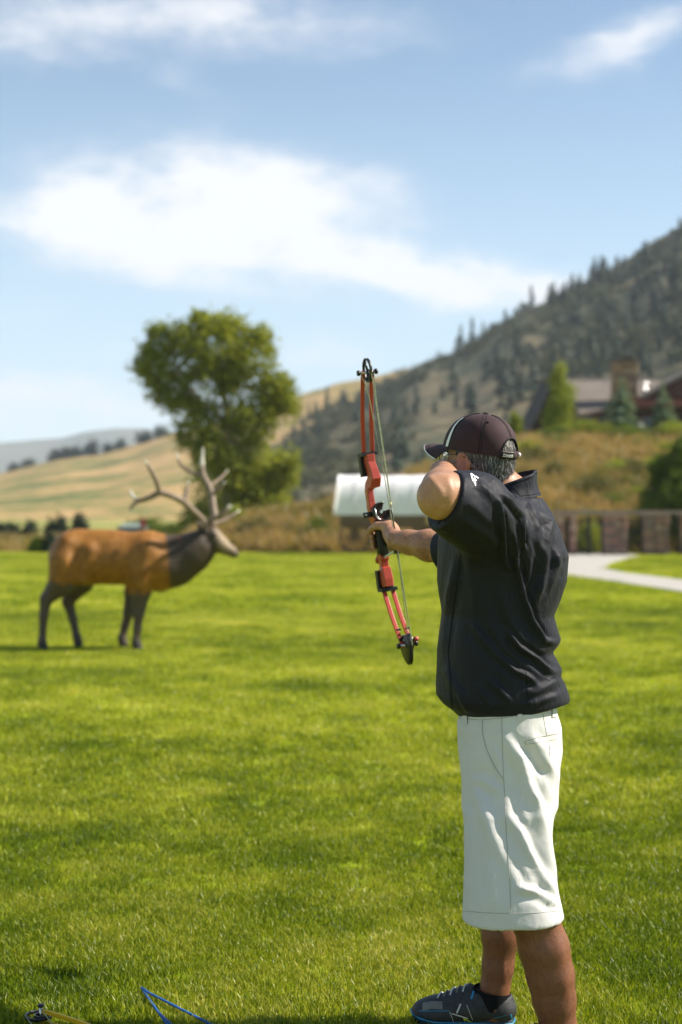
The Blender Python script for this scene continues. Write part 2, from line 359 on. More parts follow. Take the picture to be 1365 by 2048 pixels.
def scatter(name, pts, scl, rot, coll, nsrc):
    me = bpy.data.meshes.new(name); me.from_pydata(pts.tolist(), [], [])
    for an, arr, ty in (('scl', scl, 'FLOAT'), ('rot', rot, 'FLOAT')):
        a = me.attributes.new(an, ty, 'POINT'); a.data.foreach_set('value', np.asarray(arr, np.float32))
    a = me.attributes.new('pick', 'INT', 'POINT'); a.data.foreach_set('value', RNG.integers(0, nsrc, len(pts)).astype(np.int32))
    o = bpy.data.objects.new(name, me); COL.objects.link(o); o['kind'] = 'stuff'
    ng = bpy.data.node_groups.new(name, 'GeometryNodeTree'); B = NB(ng)
    ng.interface.new_socket('Geometry', in_out='INPUT', socket_type='NodeSocketGeometry'); ng.interface.new_socket('Geometry', in_out='OUTPUT', socket_type='NodeSocketGeometry')
    gi = B.n('NodeGroupInput'); go = B.n('NodeGroupOutput'); ip = B.n('GeometryNodeInstanceOnPoints'); ci = B.n('GeometryNodeCollectionInfo')
    ci.inputs[0].default_value = coll; ci.inputs['Separate Children'].default_value = True; ci.inputs['Reset Children'].default_value = True
    def at(nm, ty):
        n = B.n('GeometryNodeInputNamedAttribute'); n.data_type = ty; n.inputs[0].default_value = nm; return n.outputs[0]
    ip.inputs['Pick Instance'].default_value = True
    B.lk(gi.outputs[0], ip.inputs['Points']); B.lk(ci.outputs[0], ip.inputs['Instance']); B.lk(at('pick', 'INT'), ip.inputs['Instance Index'])
    cx = B.n('ShaderNodeCombineXYZ'); B.lk(at('rot', 'FLOAT'), cx.inputs[2]); B.lk(cx.outputs[0], ip.inputs['Rotation'])
    B.lk(at('scl', 'FLOAT'), ip.inputs['Scale']); B.lk(ip.outputs[0], go.inputs[0])
    md = o.modifiers.new('scatter', 'NODES'); md.node_group = ng
    return o
def field(y0, y1, dens, marg=.5):
    wid = lambda y: .262*y+marg
    n = int(dens*(y1-y0)*2*wid((y0+y1)/2)); P = []
    ys = RNG.uniform(y0, y1, n*2); xs = RNG.uniform(-1, 1, n*2)*wid(y1)
    k = np.abs(xs) < wid(ys); return np.c_[xs, ys, np.zeros(len(xs))][k][:n]
ON_PATH = [G(px, py)[:2] for px, py in [(1480, 1207), (1210, 1162), (1000, 1128), (990, 1112), (1130, 1103), (1285, 1110), (1214, 1139), (1480, 1174)]]
nearT = source('near_tuft', [blades(32, .048, .011, .030, .0027, 100+i, .95) for i in range(6)], M_GRASS)
midT = source('mid_tuft', [blades(34, .11, .02, .045, .006, 200+i, .9) for i in range(5)], M_GRASSF)
farT = source('far_tuft', [blades(26, .26, .03, .06, .014, 300+i) for i in range(4)], M_GRASSF)
dryT = source('dry_tuft', [blades(30, .30, .15, .50, .03, 400+i, .7) for i in range(5)], M_DRY)
P = np.vstack([field(2.6, 5.6, 1450, 1.3), field(5.6, 10.5, 900, 1.3)]); P = P[RNG.uniform(size=len(P)) < np.clip((10.5-P[:, 1])/4.2, 0, 1)]
scl = .85+.5*fbm(P[:, 0]*3, P[:, 1]*3, 3, 5)
scatter('grass', P, scl*RNG.uniform(.75, 1.15, len(P)), RNG.uniform(0, 6.28, len(P)), nearT, 6)
P = np.vstack([field(6.2, 13, 175, 2.2), field(13, 22, 170, 3)]); P = P[RNG.uniform(size=len(P)) < np.clip((P[:, 1]-6.0)/3.6, 0, 1)]; scatter('mid_lawn_grass', P, RNG.uniform(.7, 1.15, len(P)), RNG.uniform(0, 6.28, len(P)), midT, 5)
P = field(21, 52, 34, 5); k = np.ones(len(P), bool)
from mathutils.geometry import intersect_point_tri_2d
pp = [Vector((a, c)) for a, c in ON_PATH]
def inside(x, y):
    c = False; n = len(pp)
    for i in range(n):
        a, q = pp[i], pp[(i+1) % n]
        if (a.y > y) != (q.y > y) and x < (q.x-a.x)*(y-a.y)/(q.y-a.y)+a.x: c = not c
    return c
k = np.array([not (p[0] > 3 and inside(p[0], p[1])) for p in P]); P = P[k]
scatter('far_lawn_grass', P, RNG.uniform(.7, 1.2, len(P)), RNG.uniform(0, 6.28, len(P)), farT, 4)
# rough meadow grass on the bank and beyond the lawn edge
Q = []
for _ in range(5200):
    i = RNG.uniform(0, 36); j = RNG.uniform(0, len(bp)*.72); i0, j0 = int(i), int(j)
    p = BANKP[i0, j0]+(BANKP[i0+1, j0]-BANKP[i0, j0])*(i-i0)+(BANKP[i0, j0+1]-BANKP[i0, j0])*(j-j0); Q.append(p)
for _ in range(900):
    y = RNG.uniform(54.8, 75); Q.append(np.array([RNG.uniform(-22, -3), y, -.03]))
Q = np.array(Q)
scatter('meadow_grass', Q, RNG.uniform(.7, 1.5, len(Q)), RNG.uniform(0, 6.28, len(Q)), dryT, 5)

# ------------------------------------------------------------ trees and shrubs
def leaf_cloud(blobs, per, size, seed, holes=None, flat=.6):
    """leaf sprays spread through ellipsoids (cx, cy, cz, rx, ry, rz, weight)"""
    r = np.random.default_rng(seed); V_ = []; F = []
    for (cx, cy, cz, rx, ry, rz, w) in blobs:
        nc = max(3, int(per*w))
        for _ in range(nc):
            dv = r.normal(size=3); dv /= np.linalg.norm(dv); q = r.uniform(.25, 1.0)**.5
            c = np.array([cx, cy, cz])+dv*q*np.array([rx, ry, rz])*r.uniform(.85, 1.12)
            if holes is not None and holes(c): continue
            for _k in range(7):
                p = c+r.normal(size=3)*size*1.1
                a = r.normal(size=3); a /= np.linalg.norm(a); b_ = np.cross(a, r.normal(size=3)); b_ /= np.linalg.norm(b_)
                s_ = size*r.uniform(.5, 1.1); n = len(V_)
                nn = np.cross(a, b_)*s_*.18
                V_ += [p-a*s_, p-b_*s_*flat*.6+nn, p+a*s_, p+b_*s_*flat*.6+nn]; F.append((n, n+1, n+2, n+3))
    return np.array(V_), np.array(F)
M_BARK = mat('bark', (.16, .12, .085), .9, .2, (6, .7, (.26, .21, .16)), (14, .8, .05))
M_BARKP = mat('pale_bark', (.36, .31, .22), .9, .2, (5, .7, (.22, .18, .13)), (10, .8, .05))
L_COTTON = leaf_mat('cottonwood_leaves', (.165, .195, .02), (.36, .38, .05), .45, .45)
L_SHRUB = leaf_mat('shrub_leaves', (.065, .105, .012), (.17, .22, .028), .35, .8)
L_YELL = leaf_mat('yellowish_leaves', (.15, .20, .018), (.33, .36, .045), .4, .9)
L_OLIVE = leaf_mat('olive_leaves', (.095, .10, .022), (.20, .17, .055), .3, .8)
L_SPRUCE = leaf_mat('blue_spruce_needles', (.10, .17, .10), (.22, .28, .17), .25, 1.2)
L_PINE = leaf_mat('dark_pine_needles', (.016, .032, .018), (.042, .062, .030), .15, .2)

# big cottonwood beyond the lawn
TY = 68.0
def blob(px, py, rx, ry, w=1.0, dY=0.0, Y=TY):
    p = W(px, py, Y); s_ = Y/FPX; return (p[0], Y+dY, p[2], rx*s_, (rx+ry)/2*s_, ry*s_, w)
base = W(445, 1078, TY); base[2] = 0
tree = empty('cottonwood_tree', tuple(base))
tag(tree, 'large leafy cottonwood tree with pale trunk standing behind the elk', 'tree')
bl = [blob(440, 695, 75, 62, 1.5), blob(365, 680, 45, 40, .9), blob(320, 735, 40, 42, 1.0), blob(345, 780, 50, 40, .9), blob(500, 720, 55, 55, 1.0), blob(545, 790, 38, 50, 1.1, .5), blob(505, 850, 48, 45, .9),
      blob(430, 745, 70, 36, 1.1), blob(425, 795, 62, 36, .75), blob(468, 830, 44, 34, .7), blob(470, 775, 40, 30, .6), blob(395, 860, 48, 42, .9), blob(430, 905, 55, 50, 1.0), blob(470, 930, 45, 45, .6), blob(382, 815, 38, 26, .5), blob(565, 780, 24, 26, .4), blob(452, 655, 40, 26, .7), blob(300, 700, 18, 20, .25), blob(284, 735, 14, 14, .2), blob(312, 664, 16, 13, .2), blob(402, 638, 18, 12, .25), blob(522, 676, 20, 20, .3), blob(578, 815, 16, 22, .25), blob(520, 925, 40, 36, .4), blob(480, 955, 50, 34, .5), blob(540, 1010, 48, 34, .45),
      blob(555, 950, 40, 40, .8, 1), blob(500, 985, 55, 45, .9, .5), blob(430, 985, 50, 50, .7), blob(470, 1040, 70, 42, 1.0), blob(400, 1045, 45, 35, .6), blob(575, 925, 22, 22, .3)]
HOLES = [(395, 777, 17), (424, 770, 10), (460, 797, 14), (480, 780, 9), (452, 828, 15), (340, 742, 6), (366, 832, 13), (325, 838, 20), (500, 765, 8), (410, 800, 9)]
def hole(c):
    px = 682.5+FPX*c[0]/c[1]; py = 1024-FPX*(c[2]-CAMZ)/c[1]
    return any((px-a)**2+(py-b_)**2 < (r_*.95+2)**2 for a, b_, r_ in HOLES)
v, f = leaf_cloud(bl, 205, .185, 31, hole)
mesh('crown', v, f, L_COTTON, tree)
tr = MB()
tr.tube([base+np.array([0, 0, -.2]), base+np.array([.15, 0, 1.5]), W(462, 960, TY), W(470, 900, TY), W(455, 830, TY), W(440, 740, TY), W(445, 680, TY)], [.42, .36, .30, .26, .2, .13, .05], 10)
tr.build('trunk', M_BARKP, tree, True)
for pts in ([(468, 915), (505, 880), (530, 810), (545, 760)], [(460, 850), (400, 800), (350, 740), (325, 710)], [(448, 780), (490, 730), (505, 690)], [(462, 950), (410, 900), (395, 850), (385, 800)], [(462, 955), (510, 970), (560, 945)]):
    MB().tube([W(a, c, TY+.5*math.sin(a)) for a, c in pts], np.linspace(.17, .04, len(pts)), 7).build('limb', M_BARKP, tree, True)

def shrub(name, label, px, py, Y, wpx, hpx, lm, seed, per=90, size=.10, cat='shrub', group=None, trunk=True, on='bank', shape='round'):
    """py is the foot of the plant in the picture"""
    s_ = Y/FPX; x = (px-682.5)*s_; zb = bank_z(x, Y) if on == 'bank' else 0.0
    if on == 'abs': zb = CAMZ-(py-1024)*s_
    h = hpx*s_; w = wpx*s_/2; root = empty(name, (x, Y, zb)); tag(root, label, cat, group)
    r = np.random.default_rng(seed); bl = []
    n = 7
    for i in range(n):
        t = (i+.5)/n
        if shape == 'cone': ww = w*(1-t*.88)
        elif shape == 'tall': ww = w*(.55+.45*math.sin(math.pi*min(1, t*.9+.15)))*(1-.5*t)
        else: ww = w*math.sin(math.pi*min(.93, .25+t*.72))
        for k in range(2):
            bl.append((x+r.normal()*ww*.35, Y+r.normal()*ww*.35, zb+h*(.06+.88*t), ww*.8, ww*.8, h/n*1.0, max(.25, ww/w)))
    v, f = leaf_cloud(bl, per/n, size, seed); v[:, 2] = np.maximum(v[:, 2], zb+.01)
    mesh('foliage', v, f, lm, root)
    if trunk: MB().tube([(x, Y, zb-.1), (x+.04, Y, zb+h*.4), (x, Y, zb+h*.8)], [max(.03, w*.08), max(.02, w*.06), .01], 6).build('trunk', M_BARK, root, True)
    return root
def conifer(name, x, Y, zb, h, w, lm, seed, tiers=11, nb=12, parent_root=None, label=None, cat='tree', group=None):
    root = empty(name, (x, Y, zb)); tag(root, label, cat, group); r = np.random.default_rng(seed); V_ = []; F = []
    for i in range(tiers):
        t = i/tiers; L = w/2*(1-t)**.9*r.uniform(.85, 1.1)+.08*w*.3; z = zb+h*(.06+.92*t)
        for k in range(max(5, int(nb*(1-t*.5)))):
            a = r.uniform(0, 6.283); Lk = L*r.uniform(.7, 1.15); dz = -Lk*r.uniform(.10, .4); dirv = np.array([math.cos(a), math.sin(a), 0]); pv_ = np.array([-math.sin(a), math.cos(a), 0])
            o_ = np.array([x, Y, z+r.normal()*h*.015])
            for s0 in np.linspace(.15, .95, 5):
                c = o_+dirv*Lk*s0+np.array([0, 0, dz*s0**1.5]); ww = Lk*.28*(1.1-s0*.6); n = len(V_); tip = dirv*Lk*.3+np.array([0, 0, dz*.35])
                for sg in (-1, 1):
                    n = len(V_); V_ += [c, c+pv_*sg*ww*.5+tip*.3+np.array([0, 0, r.normal()*.02*h*.5]), c+pv_*sg*ww+tip*.9+np.array([0, 0, -ww*.25]), c+tip*.5]; F.append((n, n+1, n+2, n+3))
    for k in range(6):
        a = k; n = len(V_); V_ += [(x, Y, zb+h*1.02), (x+.03*w*math.cos(a), Y+.03*w*math.sin(a), zb+h*.93), (x+.08*w*math.cos(a), Y+.08*w*math.sin(a), zb+h*.88)]; F.append((n, n+1, n+2))
    mesh('foliage', np.array(V_), F, lm, root)
    MB().tube([(x, Y, zb-.1), (x, Y, zb+h*.97)], [w*.045, .01], 6).build('trunk', M_BARK, root, True)
    return root
# plants of the bank, the meadow and the terrace
conifer('spruce_tree', *(lambda q: (q[0], q[1], bank_z(q[0], q[1])))(W(1242, 890, 84.5)), 3.6, 2.9, L_SPRUCE, 41, 18, 20, label='wide blue-green spruce in front of the lodge, below the stone chimney', group='young spruces by the lodge')
conifer('spruce_tree', *(lambda q: (q[0], q[1], bank_z(q[0], q[1])))(W(1326, 885, 84.0)), 3.3, 2.1, L_SPRUCE, 42, 18, 18, label='narrower spruce at the right picture edge, in front of the red-brown fascia', group='young spruces by the lodge')
shrub('aspen_tree', 'light green aspen hiding the dark A-frame end of the lodge', 1122, 872, 86, 84, 150, L_YELL, 51, 900, .11, 'tree', shape='tall')
shrub('aspen_tree', 'small slim aspen just behind the cap, left of the lodge', 1029, 872, 85, 40, 66, L_YELL, 52, 380, .09, 'tree', shape='tall')
for i, (px, py, Y, w, h, lm, lab) in enumerate([
    (1165, 888, 84, 130, 34, L_YELL, 'long bright green shrub on the terrace edge below the aspen'),
    (1110, 890, 83, 80, 24, L_SHRUB, 'low green shrub at the left end of the terrace edge'),
    (1250, 900, 82.5, 90, 28, L_SHRUB, 'green shrub at the foot of the wide spruce'),
    (1345, 895, 82.5, 90, 36, L_YELL, 'yellow-green shrub under the narrow spruce at the right edge'),
    (1072, 925, 72, 90, 26, L_OLIVE, 'olive scrub halfway up the golden bank right of the collar'),
    (1180, 975, 62, 130, 34, L_OLIVE, 'olive scrub low on the bank above the fence gate'),
    (1235, 945, 68, 70, 22, L_YELL, 'small yellow-green tuft of scrub in the middle of the golden bank')]):
    shrub('shrub', lab, px, py, Y, w, h, lm, 60+i, 260, .10, 'shrub', 'shrubs on the bank', False)
rr0 = np.random.default_rng(77)
for i in range(26):
    px = rr0.uniform(880, 1365); t = rr0.uniform(.12, .96); Y = 52+(82-52)*t
    shrub('scrub_bush', 'small olive scrub bush among several dotted over the golden bank', px, 0, Y, rr0.uniform(30, 75), rr0.uniform(14, 30), (L_OLIVE, L_SHRUB, L_YELL)[i % 3], 800+i, 110, .10, 'shrub', 'scrub dotted over the bank', False)
shrub('willow_bush', 'big dense dark green bush behind the stone fence at the right edge', 1356, 1040, 53.5, 170, 222, L_SHRUB, 71, 3200, .10, 'bush', on='ground')
for i, (px, py, Y, w, h, lm, lab) in enumerate([
    (515, 1098, 56.5, 90, 62, L_OLIVE, 'olive brush at the lawn edge just right of the elk nose'),
    (585, 1098, 56, 80, 44, L_OLIVE, 'brownish brush between the elk and the wagon'),
    (640, 1098, 55.5, 70, 58, L_SHRUB, 'green brush at the left rear wheel of the wagon'),
    (470, 1090, 60, 80, 80, L_YELL, 'yellow-green brush at the foot of the cottonwood'),
    (300, 1088, 75, 130, 46, L_SHRUB, 'long dark green bush showing above the elk back'),
    (375, 1088, 74, 90, 42, L_SHRUB, 'dark green bush between the elk shoulder and its antlers'),
    (420, 1092, 66, 60, 34, L_OLIVE, 'low olive bush right behind the elk head')]):
    shrub('brush', lab, px, py, Y, w, h, lm, 80+i, 420, .10, 'bush', 'brush along the lawn edge', False, on='ground')
for i, (px, py, wpx, hpx, lab) in enumerate([
    (122, 1082, 22, 46, 'tallest small conifer in the yellow field, just above the elk rump'), (160, 1070, 18, 38, 'small conifer in the field second from the elk rump, above its hip'),
    (60, 1078, 15, 28, 'small lone conifer in the yellow field left of the elk'), (105, 1078, 12, 30, 'thin conifer crowding the left side of the tallest field conifer'),
    (78, 1106, 22, 22, 'low round bush at the lawn edge left of the elk rump'), (100, 1106, 20, 34, 'dark young conifer touching the elk rump at the lawn edge'),
    (5, 1075, 10, 22, 'tiny brown conifer at the left picture edge'), (24, 1074, 9, 20, 'tiny brown conifer second from the left picture edge')]):
    Y = CAMZ*FPX/(py-1024)
    shrub('young_conifer', lab, px, py, Y, wpx, hpx, L_PINE if i not in (4,) else L_SHRUB, 120+i, 160, .0020*Y, 'tree', 'young trees in the valley field', True, on='ground', shape='cone' if i != 4 else 'round')
# round trees along the skyline of the foothill on the left
FP = {}
def sky_tree(i, px, wpx, hpx, lab, Y=690):
    sy = np.interp(px, [q[0] for q in FOOT], [q[1] for q in FOOT]); s_ = Y/FPX
    shrub('skyline_tree', lab, px, sy+4, Y, wpx, hpx, L_PINE, 140+i, 60, 1.0, 'tree', 'trees on the foothill skyline', False, on='abs')
for i, (px, w, h, lab) in enumerate([(112, 24, 22, 'leftmost dark tree in the clump on the tan hill crest'), (132, 26, 24, 'dark tree in the middle of the clump on the tan hill crest'), (152, 26, 22, 'rightmost dark tree in the clump on the tan hill crest'),
        (186, 24, 30, 'tall olive tree standing clear of the clump on the tan hill crest'), (216, 14, 14, 'small tree on the crest right of the tall olive one'), (242, 14, 16, 'small tree on the crest left of the antlers'),
        (58, 22, 14, 'low tree at the left end of the tan hill crest'), (30, 20, 10, 'lowest bush near the left edge of the tan hill crest'), (290, 26, 20, 'round tree on the crest above the left antler'), (322, 30, 22, 'round tree on the crest beside the cottonwood crown')]):
    sky_tree(i, px, w, h, lab)

# conifers of the mountainside: one mesh shared per shape, each tree an object
def far_conifer(seed):
    r = np.random.default_rng(seed); V_ = []; F = []
    wide = r.uniform(.26, .40)
    for i in range(8):
        t = i/8
        for k in range(7):
            a = r.uniform(0, 6.283); L = wide*(1-t)**.8*r.uniform(.6, 1.15)*.5+.02; z = .05+.9*t+r.normal()*.015
            d_ = np.array([math.cos(a), math.sin(a), 0]); q = np.array([-math.sin(a), math.cos(a), 0]); n = len(V_)
            V_ += [(0, 0, z+.05), q*L*.55+d_*L*.6+np.array([0, 0, z-.02]), d_*L*1.05+np.array([0, 0, z-.07]), -q*L*.55+d_*L*.6+np.array([0, 0, z-.02])]; F.append((n, n+1, n+2, n+3))
    n = len(V_); V_ += [(.02, 0, 0), (-.01, .017, 0), (-.01, -.017, 0), (0, 0, 1.0)]; F += [(n, n+1, n+3), (n+1, n+2, n+3), (n+2, n, n+3)]
    me = bpy.data.meshes.new('mountain_conifer'); me.from_pydata([tuple(map(float, p)) for p in V_], [], F); me.materials.append(L_PINE); return me
FC = [far_conifer(500+i) for i in range(6)]
r = np.random.default_rng(12); cnt = 0; tries = 0
while cnt < 290 and tries < 30000:
    tries += 1
    px = r.uniform(430, 1480); t = r.uniform(.05, 1.0)**.8
    i = t*(79); i0 = min(78, int(i)); j = np.interp(px, MPX, np.arange(len(MPX))); j0 = int(j)
    p = MP[i0, j0]+(MP[i0+1, j0]-MP[i0, j0])*(i-i0)
    dn = fbm(np.array([p[0]/55]), np.array([p[1]/90]), 4, 77)[0]
    dens = np.clip((dn-.46)*10, .01, 1)*(.35+.65*np.clip((px-600)/500, 0, 1)) + (.75 if (t > .90 and px > 900) else 0)
    sy = 1024-FPX*(p[2]-CAMZ)/p[1]
    if px > 1050 and sy > 820: continue
    if r.uniform() > dens: continue
    o = bpy.data.objects.new('mountain_conifer', FC[r.integers(6)]); COL.objects.link(o)
    h = 4.5+9.5*r.uniform()**1.7*(p[1]/600)**.5; o.location = (p[0], p[1], p[2]-.4); o.scale = (h*r.uniform(1.0, 1.8), h*1.3, h); o.rotation_euler[2] = r.uniform(0, 6.28)
    tag(o, 'small dark conifer among many scattered over the hazy mountainside', 'tree', 'conifers on the mountainside'); cnt += 1
# low scrub on the mountain nobody could count
Q = []
for _ in range(1500):
    px = r.uniform(400, 1500); t = r.uniform(.03, 1.0); i = t*79; i0 = min(78, int(i)); j0 = int(np.interp(px, MPX, np.arange(len(MPX))))
    p = MP[i0, j0]+(MP[i0+1, j0]-MP[i0, j0])*(i-i0)
    if fbm(np.array([p[0]/40]), np.array([p[1]/60]), 4, 5)[0] > .45: Q.append(p)
mb = MB()
rv = np.random.default_rng(3)
L_SCRUB = leaf_mat('mountain_scrub_leaves', (.040, .050, .022), (.10, .10, .045), .2, .02)
srcs = []
for k in range(3):
    v, f = leaf_cloud([(0, 0, .5, 1.4, 1.4, .8, 1)], 14, .55, 700+k); m_ = MB(); m_.add(v, f); srcs.append(m_)
scatter('mountain_scrub', np.array(Q), rv.uniform(.7, 2.0, len(Q)), rv.uniform(0, 6.28, len(Q)), source('scrub_source', srcs, L_SCRUB), 3)

# ------------------------------------------------------------ lodge on the terrace
M_DARKW = mat('dark_stained_timber', (.035, .022, .016), .75, .25, (3, .7, (.06, .036, .024), (1, 1, 12)))
M_ROOF = mat('weathered_shingle', (.145, .122, .104), .9, .2, (1.2, .8, (.20, .17, .145)), (9, .6, .05))
M_FASC = mat('red_brown_fascia', (.17, .060, .045), .7, .3, (2, .5, (.22, .085, .06)))
M_STONE = [mat('chimney_stone', c, .9, .2, (4, .7, tuple(x*1.35 for x in c)), (14, .7, .03)) for c in ((.30, .20, .11), (.24, .17, .11), (.36, .26, .16), (.20, .14, .10), (.33, .24, .12))]
M_RSTONE = [mat('sandstone', c, .9, .2, (4, .7, tuple(x*1.3 for x in c)), (16, .7, .02)) for c in ((.27, .17, .12), (.22, .13, .10), (.32, .22, .16), (.19, .135, .11), (.29, .16, .12))]
M_MORT = mat('mortar', (.16, .13, .10), .95, .1, (9, .6, (.22, .18, .14)))
M_GLASS = mat('dark_window_glass', (.012, .014, .017), .12, .6)
M_STEEL = mat('bright_flue_steel', (.62, .63, .65), .25, .5, metal=1.0)
LY = 92.0
lodge = empty('lodge', tuple(W(1230, 872, LY))); tag(lodge, 'dark timber lodge with grey shingle roof and stone chimney on the terrace', 'building')
def LP(px, py, dY=0.0):
    """a point of the lodge laid out on its front plane, then pushed back"""
    p = W(px, py, LY); return np.array([p[0], LY+dY, p[2]])
def slab(name, pts, m, th=.25, parent=lodge, n=None):
    P = [np.array(p) for p in pts]; nn = np.cross(P[1]-P[0], P[2]-P[0]); nn /= np.linalg.norm(nn)
    k = len(P); V_ = P+[p+nn*th for p in P]
    F = [tuple(range(k-1, -1, -1)), tuple(range(k, 2*k))]+[(i, (i+1) % k, (i+1) % k+k, i+k) for i in range(k)]
    return mesh(name, V_, F, m, parent)
def prism(name, pts, m, depth, parent=lodge):
    P = [np.array(p) for p in pts]; k = len(P); V_ = P+[p+np.array([0, depth, 0]) for p in P]
    F = [tuple(range(k)), tuple(range(2*k-1, k-1, -1))]+[(i, i+k, (i+1) % k+k, (i+1) % k) for i in range(k)]
    return mesh(name, V_, F, m, parent)
zg = LP(1230, 880)[2]
prism('wall', [LP(1150, 882, .8), LP(1560, 882, .8), LP(1560, 822, .8), LP(1160, 822, .8), LP(1156, 833, .8)], M_DARKW, 11)
wl = lodge.children[0]
slab('roof', [LP(1143, 831, -.3), LP(1252, 806, 1.73), LP(1570, 806, 1.73), LP(1570, 741, 7), LP(1140, 741, 7)], M_ROOF, .22)
slab('roof', [LP(1140, 741, 7.02), LP(1570, 741, 7.02), LP(1570, 812, 13), LP(1143, 812, 13)], M_ROOF, .22)
prism('fascia', [LP(1262, 815, -.42), LP(1560, 812, -.42), LP(1560, 796, -.42), LP(1262, 800, -.42)], M_FASC, .12)
prism('gable', [LP(1292, 796, -.30), LP(1560, 793, -.30), LP(1480, 720, -.30), LP(1440, 722, -.30)], mat('gable_boards', (.075, .034, .030), .75, .25, (3, .6, (.11, .05, .04), (10, 1, 1))), 5)
slab('gable_roof', [LP(1284, 799, -.6), LP(1462, 700, -.6), LP(1462, 700, 6), LP(1284, 799, 6)], M_ROOF, .2)
slab('gable_roof', [LP(1462, 701, -.6), LP(1640, 799, -.6), LP(1640, 799, 6), LP(1462, 701, 6)], M_ROOF, .2)
# A-frame end on the left
af = [LP(1056, 868, -1.6), LP(1152, 868, -1.6), LP(1112, 748, -1.6)]
prism('a_frame_wall', af, M_DARKW, 8)
slab('a_frame_roof', [LP(1050, 872, -1.9), LP(1112, 742, -1.9), LP(1112, 742, 7), LP(1050, 872, 7)], M_DARKW, -.16)
slab('a_frame_roof', [LP(1112.5, 742, -1.9), LP(1166, 872, -1.9), LP(1166, 872, 7), LP(1112.5, 742, 7)], M_ROOF, -.16)
for px in (1180, 1214, 1300, 1345):
    c = LP(px, 846, .74); w = MB(); w.box(c, (.86, .10, 1.0)); fr = w.build('window', M_FASC, lodge)
    MB().box(c+np.array([0, -.06, 0]), (.70, .04, .84)).build('pane', M_GLASS, fr)
# chimney with individual stones
cx0, cx1 = LP(1238, 0)[0], LP(1286, 0)[0]; cz0, cz1 = LP(0, 806)[2], LP(0, 718)[2]; cyf = LY+1.4
ch = MB().box(((cx0+cx1)/2, cyf+.7, (cz0+cz1)/2), (cx1-cx0-.10, 1.3, cz1-cz0)).build('chimney', M_MORT, lodge)
rs = np.random.default_rng(8)
def stones(parent, x0, x1, yf, z0, z1, course, wid, mats, depth=.16, name='stone', yb=None):
    z = z0
    while z < z1-.05:
        hc = min(course*rs.uniform(.75, 1.25), z1-z); x = x0
        if z1-z-hc < course*.4: hc = z1-z
        while x < x1-.03:
            wc = min(wid*rs.uniform(.6, 1.5), x1-x)
            if x1-x-wc < wid*.4: wc = x1-x
            pr = rs.uniform(0, .05); mb = MB(); a, c_ = x+.012, x+wc-.012; e, g_ = z+.012, z+hc-.012; y = yf-pr; q = min(.03, (c_-a)*.2, (g_-e)*.25)
            j = rs.uniform(-.012, .012, (4, 2))
            mb.loft([[(a, yf+depth, e), (c_, yf+depth, e), (c_, yf+depth, g_), (a, yf+depth, g_)], [(a, y+q, e), (c_, y+q, e), (c_, y+q, g_), (a, y+q, g_)],
                     [(a+q+j[0][0], y, e+q+j[0][1]), (c_-q+j[1][0], y, e+q+j[1][1]), (c_-q+j[2][0], y, g_-q+j[2][1]), (a+q+j[3][0], y, g_-q+j[3][1])]])
            mb.build(name, mats[rs.integers(len(mats))], parent); x += wc
        z += hc
def side_stones(parent, x, sgn, y0, y1, z0, z1, course, wid, mats, name='stone'):
    z = z0
    while z < z1-.05:
        hc = min(course*rs.uniform(.75, 1.25), z1-z); y = y0
        while y < y1-.05:
            wc = min(wid*rs.uniform(.6, 1.5), y1-y); pr = rs.uniform(.0, .04); mb = MB()
            mb.box((x+sgn*(pr-.06)/1, y+wc/2, z+hc/2), (.16, wc-.025, hc-.025)); mb.build(name, mats[rs.integers(len(mats))], parent); y += wc
        z += hc
stones(ch, cx0, cx1, cyf-.04, cz0, cz1, .30, .42, M_STONE)
side_stones(ch, cx0+.03, -1, cyf+.15, cyf+1.3, cz0, cz1, .30, .42, M_STONE)
side_stones(ch, cx1-.03, 1, cyf+.15, cyf+1.3, cz0, cz1, .30, .42, M_STONE)
MB().box(((cx0+cx1)/2, cyf+.65, cz1+.06), (cx1-cx0+.14, 1.6, .12)).build('chimney_cap', M_MORT, ch)
MB().box(((cx0+cx1)/2+.2, cyf+.65, cz1+.22), (.7, .6, .2)).build('chimney_pot', M_DARKW, ch)
fl = LP(1300, 790, 1.6)
MB().tube([fl+np.array([0, 0, -.4]), fl+np.array([0, 0, .75])], .11, 10).tube([fl+np.array([0, 0, .75]), fl+np.array([0, 0, .95])], .19, 10).ball(fl+np.array([0, -.02, .42]), .17, 12, 8).build('flue', M_STEEL, lodge, True)
bo = W(1280, 868, 85.5)
bq = MB(); bq.ball((bo[0], 85.5, bank_z(bo[0], 85.5)+.35), (.32, .3, .62), 10, 7); tag(bq.build('boulder', mat('pale_boulder', (.46, .44, .42), .9, .2, (3, .6, (.36, .34, .32))), None, True), 'pale upright boulder between the two spruces in front of the lodge', 'boulder')

# ------------------------------------------------------------ stone and iron fence at the end of the path
M_IRON = mat('black_iron', (.022, .021, .020), .5, .4)
M_RAILW = mat('grey_timber_rail', (.22, .185, .14), .85, .2, (3, .7, (.30, .25, .19), (1, 8, 8)))
FY = 49.5
def FX(px): return (px-682.5)/FPX*FY
FT = CAMZ-(1031-1024)/FPX*FY
def pillar(a, c_, lab):
    x0, x1 = FX(a), FX(c_); root = empty('stone_pillar', ((x0+x1)/2, FY, 0)); tag(root, lab, 'pillar', 'stone pillars of the fence')
    MB().box(((x0+x1)/2, FY+.38, FT/2-.03), (x1-x0-.08, .70, FT+.0)).build('core', M_MORT, root)
    stones(root, x0, x1, FY-.02, 0, FT-.02, .20, .30, M_RSTONE, .14)
    MB().box(((x0+x1)/2, FY+.36, FT+.02), (x1-x0+.06, .86, .055)).build('cap_slab', M_RSTONE[2], root)
